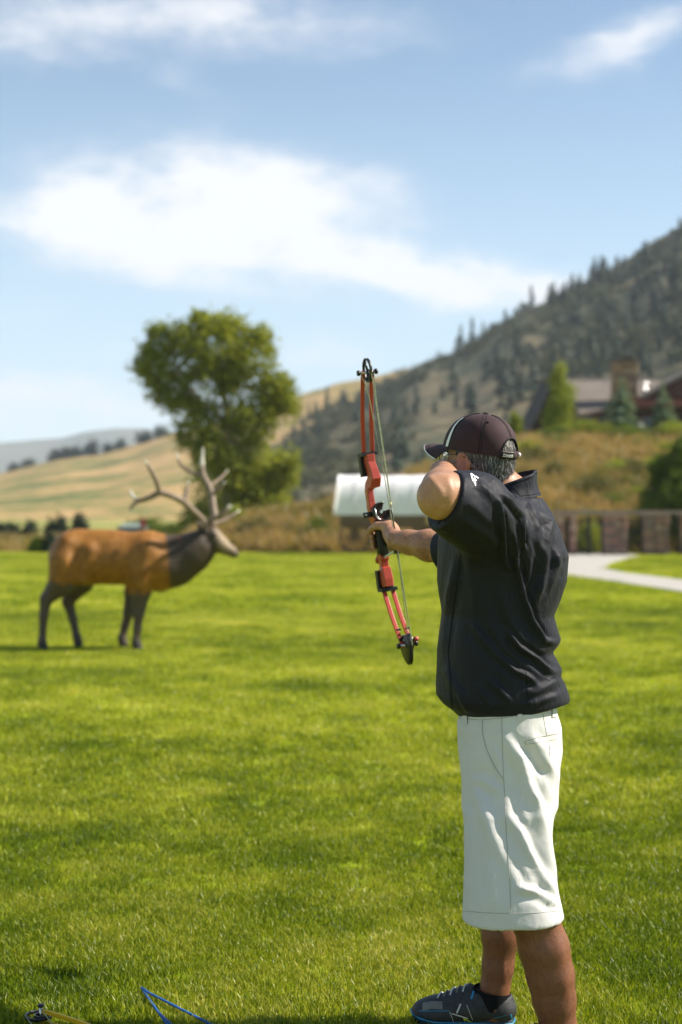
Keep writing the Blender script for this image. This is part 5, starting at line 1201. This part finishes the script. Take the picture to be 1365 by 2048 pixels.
# round emblem at the back of the collar
def arc(cx, cy, rx, ry, a0, a1, w, n=12):
    A = [(cx+(rx)*math.cos(t), cy+(ry)*math.sin(t)) for t in np.linspace(a0, a1, n)]; B_ = [(cx+(rx-w)*math.cos(t), cy+(ry-w)*math.sin(t)) for t in np.linspace(a0, a1, n)]; return A, B_
patch([arc(1079, 960, 4.6, 9.2, 0, 6.2832, 1.5), mk(1077.5, 957, 1079, 965, 1.8), mk(1080, 957.5, 1081.5, 964, 1.8), mk(1077.5, 960.5, 1081.5, 960, 1.5)], 'collar_emblem', M_PRINT, collar, CO, .0012)

# ---- long shorts
M_SHORT = bpy.data.materials.new('cream_twill'); M_SHORT.use_nodes = True
B = NB(M_SHORT.node_tree); p = M_SHORT.node_tree.nodes['Principled BSDF']; p.inputs['Roughness'].default_value = .75; p.inputs['Specular IOR Level'].default_value = .25; p.inputs['Sheen Weight'].default_value = .1
pos = B.n('ShaderNodeNewGeometry').outputs['Position']; B.lk(B.mix(B.mr(B.noise(pos, 5, 4, .6), .35, .65), (.61, .59, .575), (.57, .55, .535)), p.inputs['Base Color'])
bn = B.n('ShaderNodeBump'); bn.inputs['Strength'].default_value = .35; bn.inputs['Distance'].default_value = .004; B.lk(B.m('ADD', B.m('ADD', B.noise(pos, 18, 4, .6, .4), B.m('MULTIPLY', B.m('POWER', B.m('SUBTRACT', 1.0, B.m('ABSOLUTE', B.m('SUBTRACT', B.m('MULTIPLY', B.noise(B.vm('MULTIPLY', pos, (1, 1, .6)), 13, 2, .5, 1.0), 2.0), 1.0))), 5.0), .5)), B.m('MULTIPLY', B.noise(pos, 900, 2), .06)), bn.inputs['Height']); B.lk(bn.outputs[0], p.inputs['Normal'])
s = SDF((.20, 3.70, .30), (.72, 4.42, 1.02), .0052)
srow = [(1400, 928, 1112, .165), (1425, 921, 1114, .170), (1450, 915, 1121, .180), (1500, 917, 1122, .190), (1560, 924, 1113, .19), (1620, 929, 1106, .19)]
sz = np.array([CAMZ-(q[0]-1024)/697 for q in srow])[::-1]; sc_ = np.array([((q[1]+q[2])/2-682.5)/697 for q in srow])[::-1]; sa = np.array([(q[2]-q[1])/2/697 for q in srow])[::-1]; sb = np.array([q[3] for q in srow])[::-1]
def hips(x, y, z, g=0.0):
    c = np.interp(z.ravel(), sz, sc_).reshape(z.shape); a_ = np.interp(z.ravel(), sz, sa).reshape(z.shape)+g; b_ = np.interp(z.ravel(), sz, sb).reshape(z.shape)+g
    return ((np.abs((x-c)/a_)**2.3+np.abs((y-4.085)/b_)**2.3)**(1/2.3)-1)*np.minimum(a_, b_)
s.fn((.2, 3.7, sz[0]-.22), (.72, 4.42, sz[-1]), lambda x, y, z: hips(x, y, z)+np.maximum(0, sz[0]+.03-z)*.30, .002)
def trouser(x, y, z, rows, Yc, by, g=0.0):
    zz = np.array([CAMZ-(q[0]-1024)*Yc/FPX for q in rows])[::-1]; cc = np.array([((q[1]+q[2])/2-682.5)*Yc/FPX for q in rows])[::-1]; aa = np.array([(q[2]-q[1])/2*Yc/FPX for q in rows])[::-1]
    yc_ = np.array([q[3] for q in rows])[::-1]
    c = np.interp(z.ravel(), zz, cc).reshape(z.shape); a_ = np.interp(z.ravel(), zz, aa).reshape(z.shape)+g; yy = np.interp(z.ravel(), zz, yc_).reshape(z.shape)
    return ((np.abs((x-c)/a_)**2.2+np.abs((y-yy)/(by+g))**2.2)**(1/2.2)-1)*min(by, .1)
near = [(1540, 926, 1116, 3.99), (1600, 931, 1107, 3.97), (1660, 930, 1103, 3.945), (1720, 929, 1108, 3.925), (1780, 927, 1116, 3.905), (1800, 926, 1121, 3.90), (1850, 924, 1131, 3.89)]
far = [(1540, 930, 1108, 4.17), (1620, 935, 1098, 4.17), (1700, 932, 1085, 4.17), (1850, 930, 1070, 4.17)]
s.fn((.2, 3.7, .30), (.72, 4.42, .93), lambda x, y, z: trouser(x, y, z, near, 3.93, .116)+np.maximum(0, z-.68)*.22, .06)
s.fn((.2, 3.7, .30), (.72, 4.42, .93), lambda x, y, z: trouser(x, y, z, far, 4.17, .100)+np.maximum(0, z-.66)*.3, .04)
hz0 = CAMZ-(1838-1024)*3.90/FPX
s.plane((.45, 4, hz0), (.03, .0, -1))
s.fn((.2, 3.7, .28), (.72, 4.42, hz0+.05), lambda x, y, z: trouser(x, y, z, near, 3.93, .116, -.008), .003, 's'); s.fn((.2, 3.7, .28), (.72, 4.42, hz0+.05), lambda x, y, z: trouser(x, y, z, far, 4.17, .100, -.008), .003, 's')
v, f = s.mesh(2)
SF = [([(1007, 1470), (1041, 1517), (1071, 1602), (1094, 1674), (1110, 1765), (1114, 1806)], .011, 11, .8), ([(1030, 1636), (1058, 1700), (1087, 1749), (1112, 1796)], .009, 9, .8), ([(1033, 1776), (1060, 1780), (1084, 1787), (1112, 1810)], .008, 8, .8),
      ([(950, 1570), (970, 1628), (996, 1690), (1010, 1736)], .007, 11, 1), ([(1048, 1488), (1070, 1520), (1090, 1553)], -.008, 8, 1), ([(1060, 1470), (1090, 1500), (1110, 1560)], .006, 9, 1), ([(1064, 1580), (1090, 1620), (1108, 1670)], .006, 8, 1),
      ([(940, 1560), (965, 1560), (1000, 1585)], .004, 8, 1), ([(990, 1490), (1000, 1530), (1008, 1560)], .004, 7, 1), ([(935, 1640), (940, 1720), (940, 1800)], .004, 12, 1), ([(975, 1640), (985, 1740), (985, 1820)], .004, 12, 1), ([(1030, 1560), (1032, 1620), (1045, 1660)], -.006, 9, 1), ([(1030, 1720), (1045, 1750), (1060, 1765)], -.005, 9, 1)]
v = folds(v, f, SF, [((5, 5, 2.4), .005, 13), ((12, 12, 6), .002, 18)]); v = lap(v, f, .25)
shorts = mesh('shorts', v, f, M_SHORT, person, True); SO = Cloth(v, f)
M_STITCH = mat('darker_stitching', (.36, .34, .30), .8, .2)  # stitching darker than the twill
def seam(pts, r_=.0011, m=M_STITCH, nm='seam', par=shorts, cl=SO, off=.0):
    P_ = cl.line(pts, 4, off)
    if len(P_) > 2: return MB().tube(P_, r_, 5).build(nm, m, par)
seam([(1004, 1434), (1006, 1520), (1009, 1580), (1014, 1680), (1020, 1760), (1022, 1824)])                      # side seam
seam([(964, 1438), (963, 1462), (972, 1500), (988, 1534), (1006, 1560)], .0022, M_SHORT, 'pocket_edge', off=.0008); seam([(966, 1440), (965.5, 1464), (974.5, 1500), (990, 1533), (1006, 1556)], .0010)
seam([(917, 1436), (960, 1440), (1005, 1436), (1060, 1428), (1112, 1420)], .0010)                                # waistband
seam([(1050, 1482), (1080, 1474), (1116, 1467)], .0014); seam([(1052, 1489), (1084, 1484), (1116, 1478)], .0009); seam([(1050, 1482), (1052, 1489)], .0012)
seam([(1086, 1426), (1090, 1450), (1094, 1470)], .0010); seam([(1099, 1492), (1100, 1500), (1100, 1512)], .0012, M_SEAM, 'buttonhole')
seam([(928, 1822), (980, 1826), (1022, 1827), (1070, 1826), (1119, 1822)], .0009)                                # hem stitching
for px, py in ((1040, 1424), (932, 1432), (1108, 1418)):
    pr = patch([([(px-4.5, py), (px-4.5, py+17)], [(px+4.5, py-.6), (px+4.5, py+16.4)])], 'belt_loop', M_SHORT, shorts, SO, .0035)

# body goes in under its clothes: what is covered is drawn in clear of the cloth
def tuck(V_, cl, m, gap=.010):
    for i in np.nonzero(m)[0]:
        p_, n_, _, _ = cl.t.find_nearest(Vector(V_[i]))
        if p_ is None: continue
        d_ = (Vector(V_[i])-p_).dot(n_)
        if d_ > -gap: V_[i] = np.array(p_)-np.array(n_)*gap
v = BODY_V; Q = to_px(v)
tuck(v, SH, (v[:, 2] > .93) & (v[:, 2] < 1.40) & (Q[:, 0] > 905))
tuck(v, SH, (v[:, 2] > 1.36) & (v[:, 2] < 1.60) & (((v-cutp)@cutn)/np.linalg.norm(cutn) < -.070) & (v[:, 1] < 4.04) & (np.linalg.norm(v-NB_, axis=1) > .075))
tuck(v, SO, (v[:, 2] > hz0+.062) & (v[:, 2] < .90), .014)
v = lap(v, BODY_F, .3)
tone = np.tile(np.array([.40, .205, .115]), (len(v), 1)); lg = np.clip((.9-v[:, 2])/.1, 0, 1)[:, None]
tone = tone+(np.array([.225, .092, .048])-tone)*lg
pale = np.exp(-(np.linalg.norm(v-EN, axis=1)/.11)**2)[:, None]*.6; tone = tone+(np.array([.47, .27, .165])-tone)*pale
handm = np.exp(-(np.linalg.norm(v-PALM[0], axis=1)/.07)**2)[:, None]*.8; tone = tone+(np.array([.52, .29, .185])-tone)*handm
red = np.zeros(len(v))
for s_ in (-1, 1): red += np.exp(-(np.linalg.norm(v-HP(0, s_*.085, -.024), axis=1)/.03)**2)
tone = tone+(np.array([.50, .19, .13])-tone)*np.clip(red, 0, 1)[:, None]*.7
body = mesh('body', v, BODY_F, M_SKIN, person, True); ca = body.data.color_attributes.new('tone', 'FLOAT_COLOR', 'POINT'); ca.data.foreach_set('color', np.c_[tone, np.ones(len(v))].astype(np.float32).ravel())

# short hairs on the calves and forearms
rh = np.random.default_rng(15); bn_ = normals(v, BODY_F); mb = MB()
near_arm = np.minimum(np.linalg.norm(v-(EL+(WR-EL)*.55), axis=1), 9) < .11
cand = np.nonzero(((v[:, 2] < hz0-.005) & (v[:, 2] > .13)) | near_arm)[0]
for i in rh.choice(cand, min(3600, len(cand)), False):
    p0, n0 = v[i], bn_[i]; d_ = np.array([0, 0, -1.0])+rh.normal(size=3)*.35; d_ = d_-n0*(d_@n0)*.9; d_ /= np.linalg.norm(d_)+1e-9; w_ = np.cross(d_, n0); w_ *= .00028/(np.linalg.norm(w_)+1e-9); L = rh.uniform(.006, .014)
    mb.add([p0-w_, p0+w_, p0+d_*L*.6+n0*.0015+w_*.6, p0+d_*L*.6+n0*.0015-w_*.6, p0+d_*L+n0*.003], [(0, 1, 2, 3), (3, 2, 4)])
mb.build('body_hair', mat('dark_body_hair', (.055, .032, .018), .6, .3), body)['kind'] = 'stuff'

# ---- cap
M_CAP = mat('dark_plum_cap', (.040, .019, .023), .75, .2, (30, .5, (.052, .027, .031)), (500, .25, .001), sheen=.04)
M_WHITE = mat('white_piping', (.78, .77, .75), .6, .3)
cp = R(9); Fc = Fh0*math.cos(cp)+Uz*math.sin(cp); Uc = -Fh0*math.sin(cp)+Uz*math.cos(cp)
CC = W(962, 905, 4.12)
def CP(f, l, u): return CC+Fc*f+Lh*l+Uc*u
def crown(th_, ph, grow=0.0):
    """th_ from the front, ph from the rim up"""
    cf, cl = math.cos(th_), math.sin(th_); c = math.cos(ph)**.80; sn = math.sin(ph)
    rf = (.119 if cf > 0 else .114)+grow; rl = .093+grow
    fr = 1+.03*max(0, cf)**3*math.sin(ph*2)
    seamd = .0016*math.exp(-((((th_/(math.pi/3)) % 1)-.0)/.05)**2)+.0016*math.exp(-((((th_/(math.pi/3)) % 1)-1.0)/.05)**2)
    w = -seamd+.0018*math.sin(3*th_+2*ph)*math.cos(ph)
    return CP(cf*(rf+w)*c*fr, cl*(rl+w)*c, sn*(.112+grow))
NT, NP_ = 96, 22
def in_hole(th_, ph):
    d_ = (th_-math.pi+math.pi) % (2*math.pi)-math.pi; d_ = ((th_-math.pi)+math.pi) % (2*math.pi)-math.pi
    return (d_/.47)**2+(ph/.50)**2 < 1 
V_ = []; F_ = []
for side in (0.0, -.0022):
    o_ = len(V_)
    for i in range(NP_+1):
        for j in range(NT): V_.append(crown(2*math.pi*j/NT, (math.pi/2-.012)*i/NP_, side))
    for i in range(NP_):
        for j in range(NT):
            q = [o_+i*NT+j, o_+i*NT+(j+1) % NT, o_+(i+1)*NT+(j+1) % NT, o_+(i+1)*NT+j]
            if in_hole(2*math.pi*(j+.5)/NT, (math.pi/2-.012)*(i+.5)/NP_): continue
            F_.append(q if side == 0 else q[::-1])
cap = mesh('cap', V_, F_, M_CAP, person, True); CPC = Cloth(np.array(V_), np.array(F_))
MB().ball(CP(0, 0, .1125), (.009, .009, .005), 12, 6).build('button', M_CAP, cap, True)
# edge binding of the rear opening
arcp = [crown(math.pi+.47*math.cos(t), .50*math.sin(t), .0006) for t in np.linspace(0, math.pi, 26)]
MB().tube(arcp, .0026, 6).build('opening_binding', mat('black_binding', (.012, .010, .011), .7, .2), cap, True)
# panel seams (double rows of stitching over the crown)
for k in range(6):
    t0 = math.pi/3*k
    if k == 3: ph0 = .52
    else: ph0 = .02
    for dd in (-.035, .035):
        P_ = [crown(t0+dd/max(.25, math.cos(ph)), ph, .0004) for ph in np.linspace(ph0, 1.45, 16)]; MB().tube(P_, .0007, 4).build('stitching', M_SEAM, cap)
for ph, t0 in ((.95, math.pi*.72), (.95, -math.pi*.72), (.95, math.pi*.36), (.95, -math.pi*.36)): MB().ball(crown(t0, ph, .0002), .0035, 8, 5).build('eyelet', M_SEAM, cap)
# brim
V_ = []; nb_ = 22
for side in (0, 1):
    for i in range(9):
        for j in range(nb_+1):
            a = (j/nb_-.5)*2*1.12; r_ = i/8; base_ = crown(a, .02); 
            ext = .086*math.cos(a*.92)**.7*r_; l0 = math.sin(a)*.093; f0 = math.cos(a)*.113
            V_.append(CP(f0+ext, l0*(1-.10*r_), .005+.010*r_*(1-(l0/.093)**2)-.034*(l0/.093)**2*(.15+r_*.75)-.016*r_**2-.003*side))
n_ = 9*(nb_+1); F_ = []
for side in (0, 1):
    for i in range(8):
        for j in range(nb_):
            q = [side*n_+i*(nb_+1)+j, side*n_+i*(nb_+1)+j+1, side*n_+(i+1)*(nb_+1)+j+1, side*n_+(i+1)*(nb_+1)+j]; F_.append(q if side else q[::-1])
F_ += [[8*(nb_+1)+j, 8*(nb_+1)+j+1, n_+8*(nb_+1)+j+1, n_+8*(nb_+1)+j] for j in range(nb_)]
brim = mesh('brim', V_, F_, M_CAP, cap, True)
rim = [np.array(V_[8*(nb_+1)+j])*.5+np.array(V_[n_+8*(nb_+1)+j])*.5 for j in range(nb_+1)]
MB().tube(rim, .0016, 6).build('brim_piping', M_WHITE, brim, True)
# white swoosh panel on the side
patch([([(891, 899), (894, 884), (900, 868), (908, 852), (918, 841), (928, 835)], [(895.5, 898), (899, 884), (904, 868.5), (910, 854), (918.7, 843), (928, 836)])], 'white_stripe', M_WHITE, cap, CPC, .0010)
# adjuster strap with its stitched label
sv_ = []
for u0, u1, rr_ in ((-.004, .014, .0012),):
    rgs = []
    for t in np.linspace(-.50, .50, 22):
        pl_, ph_ = crown(math.pi+t, .0, .001)-Uc*.004, crown(math.pi+t, 0, .001)+Uc*.0185; n_o = (pl_-CC); n_o -= Uc*n_o.dot(Uc); n_o /= np.linalg.norm(n_o)
        rgs.append([pl_-Uc*.001, ph_, ph_-n_o*.002, pl_-n_o*.002-Uc*.001])
    mb = MB(); mb.loft(rgs); strap = mb.build('strap', M_CAP, cap, True)
def strap_pt(t, u, off=.002):
    q = crown(math.pi+t, 0, .001+off)+Uc*u; return q
def strap_rect(t0, t1, u0, u1, off, nm, m):
    rg = [[strap_pt(t, u0, off), strap_pt(t, u1, off), strap_pt(t, u1, off-.0008), strap_pt(t, u0, off-.0008)] for t in np.linspace(t0, t1, 12)]
    mb = MB(); mb.loft(rg); return mb.build(nm, m, strap)
# the side of the strap towards the camera is at positive or negative t depending on Lh
sgn = 1 if (crown(math.pi+.3, 0)-crown(math.pi, 0))[1] < 0 else -1
ta, tb = sorted((sgn*.44, sgn*-.04))
strap_rect(ta, tb, .0008, .0158, .0012, 'strap_label', mat('black_label', (.008, .008, .010), .6, .3))
for u0 in (.0012, .0148): strap_rect(ta+.02, tb-.02, u0, u0+.0007, .0018, 'label_edge', M_WHITE)
fc_ = bpy.data.curves.new('cap_lettering', 'FONT'); fc_.body = 'Princeville'; fc_.size = 1.0; fc_.resolution_u = 3
fo = bpy.data.objects.new('cap_lettering', fc_); COL.objects.link(fo); bpy.context.view_layer.update()
me = bpy.data.meshes.new_from_object(fo.evaluated_get(bpy.context.evaluated_depsgraph_get())); bpy.data.objects.remove(fo)
tv = np.array([v_.co[:] for v_ in me.vertices]); tf = [tuple(p_.vertices) for p_ in me.polygons]; wd = tv[:, 0].max()
# reading direction follows the camera's left to right
r0 = to_px(np.array([strap_pt(ta, .008), strap_pt(tb, .008)]))
tl_, tr_ = (ta, tb) if r0[0, 0] < r0[1, 0] else (tb, ta)
m0 = .04 if tr_ > tl_ else -.04
lv = [strap_pt(tl_+m0+(tr_-tl_-2*m0)*x_/wd, .0036+.0095*y_, .0022) for x_, y_, _ in tv]
mesh('strap_lettering', lv, tf, M_WHITE, strap)
be = crown(math.pi-sgn*.50, 0, .003)+Uc*.008
MB().tube([be-Lh*.004+Uc*0, be+Lh*.004], .0065, 10).build('strap_end', mat('pale_strap_end', (.72, .62, .70), .5, .3), strap, True)

# ---- hair under the cap: a base cap of hair and combed strands
M_HAIRB = mat('grey_hair_base', (.040, .036, .032), .6, .35, (60, .8, (.10, .094, .085), (1, 1, .25)))
M_HAIR = bpy.data.materials.new('grey_hair_strands'); M_HAIR.use_nodes = True; B = NB(M_HAIR.node_tree); p = M_HAIR.node_tree.nodes['Principled BSDF']
p.inputs['Roughness'].default_value = .42; p.inputs['Specular IOR Level'].default_value = .5
B.lk(B.ramp(B.n('ShaderNodeNewGeometry').outputs['Random Per Island'], [(0, (.018, .016, .014)), (.5, (.055, .050, .044)), (.78, (.19, .18, .165)), (1, (.42, .40, .37))]), p.inputs['Base Color'])
hs = SDF(HC-.16, HC+.16, .0040)
hs.ell(HP(-.008, 0, .014), (.1025, .0825, .0885), HM, .001).ell(HP(-.052, 0, -.034), (.051, .067, .060), HM, .02).cone(HP(-.044, 0, -.03), HP(-.046, 0, -.085), .057, .050, .02)
hs.plane(HP(.030, 0, 0), Fh-.35*Uh); hs.plane(HP(-.05, 0, -.098), -Uh-.25*Fh); hs.plane(HP(0, 0, .090), Uh)
for s_ in (-1, 1): hs.ell(HP(.004, s_*.085, -.034), (.026, .028, .038), HM, .008, 's')
hs.fn(HC-.16, HC+.16, lambda x, y, z: np.minimum(0.0*x*y*z+1, (( (x-HC[0])*Fh[0]+(y-HC[1])*Fh[1]+(z-HC[2])*Fh[2])*-1-.018)*-1+( (z-HC[2])+.032)*1.1), .004, 's') if False else None
hv, hf = hs.mesh(1); hn_ = normals(hv, hf)
hair = mesh('hair', hv, hf, M_HAIRB, person, True)
rr = np.random.default_rng(5); mb = MB()
pick = rr.choice(len(hv), 5200)
for i in pick:
    p0, n0 = hv[i], hn_[i]; rel = p0-HC; fq, uq = rel@Fh, rel@Uh
    d_ = -Uh*1.0-Fh*.25 if fq < .01 else -Uh*.7-Fh*.6
    d_ = d_+rr.normal(size=3)*.18; d_ = d_-n0*(d_@n0)*.85; d_ /= np.linalg.norm(d_); L = rr.uniform(.010, .022)
    w_ = np.cross(d_, n0); w_ /= np.linalg.norm(w_)+1e-9; w_ *= rr.uniform(.0006, .0010); o0 = p0+n0*.0003
    m1 = o0+d_*L*.5+n0*.0022; e1_ = o0+d_*L+n0*rr.uniform(.0, .003)
    mb.add([o0-w_, o0+w_, m1+w_, m1-w_, e1_], [(0, 1, 2, 3), (3, 2, 4)])
st_ = mb.build('hair_strands', M_HAIR, hair); st_['kind'] = 'stuff'
# a few eyebrow and sideburn strands
# ---- glasses
gl = empty('glasses_anchor') if False else None
M_WIRE = mat('dark_wire', (.03, .028, .026), .35, .5, metal=.6)
gm = MB()
for s_ in (-1, 1):
    ring = [HP(.108-.006*abs(math.cos(t)), s_*(.034+.024*math.cos(t)), -.010+.018*math.sin(t)) for t in np.linspace(0, 2*math.pi, 20)]
    gm.tube(ring, .0013, 6, False)
    gm.tube([HP(.103, s_*.058, -.004), HP(.06, s_*.079, -.002), HP(.0, s_*.086, -.002), HP(-.016, s_*.087, -.010)], .0013, 6)
gm.tube([HP(.110, .011, -.006), HP(.114, 0, -.002), HP(.110, -.011, -.006)], .0013, 6)
glasses = gm.build('glasses', M_WIRE, person, True)
M_LENS = mat('clear_lens', (.9, .95, .95), .05, .5); M_LENS.node_tree.nodes['Principled BSDF'].inputs['Transmission Weight'].default_value = 1.0; M_LENS.node_tree.nodes['Principled BSDF'].inputs['IOR'].default_value = 1.02
for s_ in (-1, 1):
    MB().loft([[HP(.1075+o_, s_*(.034+.0235*math.cos(t)), -.010+.0175*math.sin(t)) for t in np.linspace(0, 2*math.pi, 16, endpoint=False)] for o_ in (0, .0012)]).build('lens', M_LENS, glasses, True)

# ---- shoes
M_SHOE = mat('black_running_mesh', (.020, .021, .024), .6, .4, (60, .6, (.045, .045, .045)), (320, .5, .002)); M_GREY = mat('grey_toe_fabric', (.15, .145, .12), .65, .35, (40, .5, (.21, .20, .17)), (320, .5, .002))
M_TEAL = mat('blue_trim', (.02, .22, .40), .45, .4); M_LIME = mat('lime_trim', (.42, .50, .03), .5, .4); M_SILV = mat('silver_trim', (.55, .56, .56), .35, .5); M_SOLE = mat('dark_sole', (.025, .04, .06), .6, .3); M_SOCK = mat('black_sock', (.010, .010, .012), .9, .1)
def shoe(ax, yy, dirv):
    d_ = np.array(dirv)/np.linalg.norm(dirv); sd_ = np.cross(Uz, d_)
    def P_(f0, l0, u0): return np.array([ax, yy, 0])+d_*(f0*.88+.038)+sd_*l0+Uz*u0
    s = SDF(np.array([ax, yy, 0])-.34, np.array([ax, yy, 0])+.34, .0048)
    s.n = s.n
    s.chain([P_(-.055, 0, .055), P_(.03, 0, .052), P_(.115, .004, .045), P_(.165, .006, .040), P_(.195, .006, .038)], [.045, .046, .047, .046, .036], .03, sq=((0, 0, 1), .82))
    s.chain([P_(-.058, 0, .060), P_(-.050, 0, .096)], [.040, .036], .03).cone(P_(.012, 0, .09), P_(.070, 0, .072), .038, .038, .04).cone(P_(.035, 0, .098), P_(.036, 0, .118), .026, .015, .02, sq=(d_, .6)).cone(P_(-.072, 0, .095), P_(-.082, 0, .112), .018, .012, .02)
    s.chain([P_(-.055, 0, .118), P_(.000, 0, .128)], [.036, .036], .01, 's'); s.cone(P_(-.04, 0, .10), P_(-.04, 0, .2), .034, .06, .01, 's')
    s.plane(P_(0, 0, .024), -Uz)
    v, f = s.mesh(2); root = mesh('shoe', v, f, M_SHOE, person, True); cl = Cloth(v, f)
    out_ = [(-.104, .0), (-.098, .026), (-.07, .041), (-.02, .043), (.04, .041), (.10, .050), (.15, .054), (.20, .044), (.228, .022), (.236, .0), (.228, -.022), (.20, -.040), (.15, -.046), (.10, -.043), (.04, -.037), (-.02, -.040), (-.07, -.039), (-.098, -.026)]
    rise = lambda f0: .012*max(0, (f0-.13)/.1)**2
    m_ = MB(); m_.loft([[P_(a*.99, c*.95, .002+rise(a)) for a, c in out_], [P_(a*1.02, c*1.04, .016+rise(a)) for a, c in out_], [P_(a*1.01, c*1.02, .030+rise(a)) for a, c in out_], [P_(a*.97, c*.93, .036+rise(a)) for a, c in out_]]); m_.build('sole', M_SOLE, root, True)
    m_ = MB(); m_.tube([P_(a*1.025, c*1.06, .024+rise(a)) for a, c in out_+out_[:1]], .0028, 6); m_.build('sole_stripe', M_TEAL, root, True)
    for k in range(5):
        f0 = .058+k*.021; z0 = .112-.0095*k-.0
        m_ = MB(); pts = []
        for t in np.linspace(-1, 1, 7):
            o = Vector(P_(f0+.006*t, .026*t, .20)); h = cl.t.ray_cast(o, Vector((0, 0, -1)))[0]; pts.append(np.array(h)+[0, 0, .0022] if h else P_(f0, .026*t, z0-.01))
        m_.tube(pts, .0026, 6); m_.build('lace', M_GREY if k % 2 else M_SILV, root, True)
    # sock
    m_ = MB(); m_.loft([[P_(-.032+.061*math.cos(t), .050*math.sin(t), z_+.008*math.cos(t)) for t in np.linspace(0, 2*math.pi, 20, endpoint=False)] for i, z_ in enumerate((.06, .09, .112))], cap=False); m_.build('sock', M_SOCK, root, True)
    return root, cl
r1_, cl1 = shoe(RA[0], YR, FR); r2_, cl2 = shoe(LA[0], YL, FL)
r1_['label'] = 'black and blue running shoe on the forward foot'
for nm, m, pr in (('toe_cap', M_GREY, [([(846, 2006), (862, 2003), (885, 2003)], [(846, 2022), (862, 2018), (886, 2019)])]), ('silver_flash', M_SILV, [mk(922, 2008, 914, 2026, 3), ([(904, 2026), (935, 2035)], [(904, 2028), (938, 2038)])]), ('lime_flash', M_LIME, [([(926, 2034), (950, 2046)], [(930, 2044), (950, 2047)])]),
                  ('blue_trim', M_TEAL, [mk(948, 1982, 943, 1998, 4), mk(838, 2022, 900, 2022, 1.2), mk(1022, 2028, 1026, 2046, 2.5), mk(988, 2036, 1014, 2030, 1)]), ('side_strap', M_SILV, [mk(900, 2024, 908, 2044, .9), mk(934, 2010, 946, 2040, .9)])):
    patch(pr, nm, m, r1_, cl1, .0014)
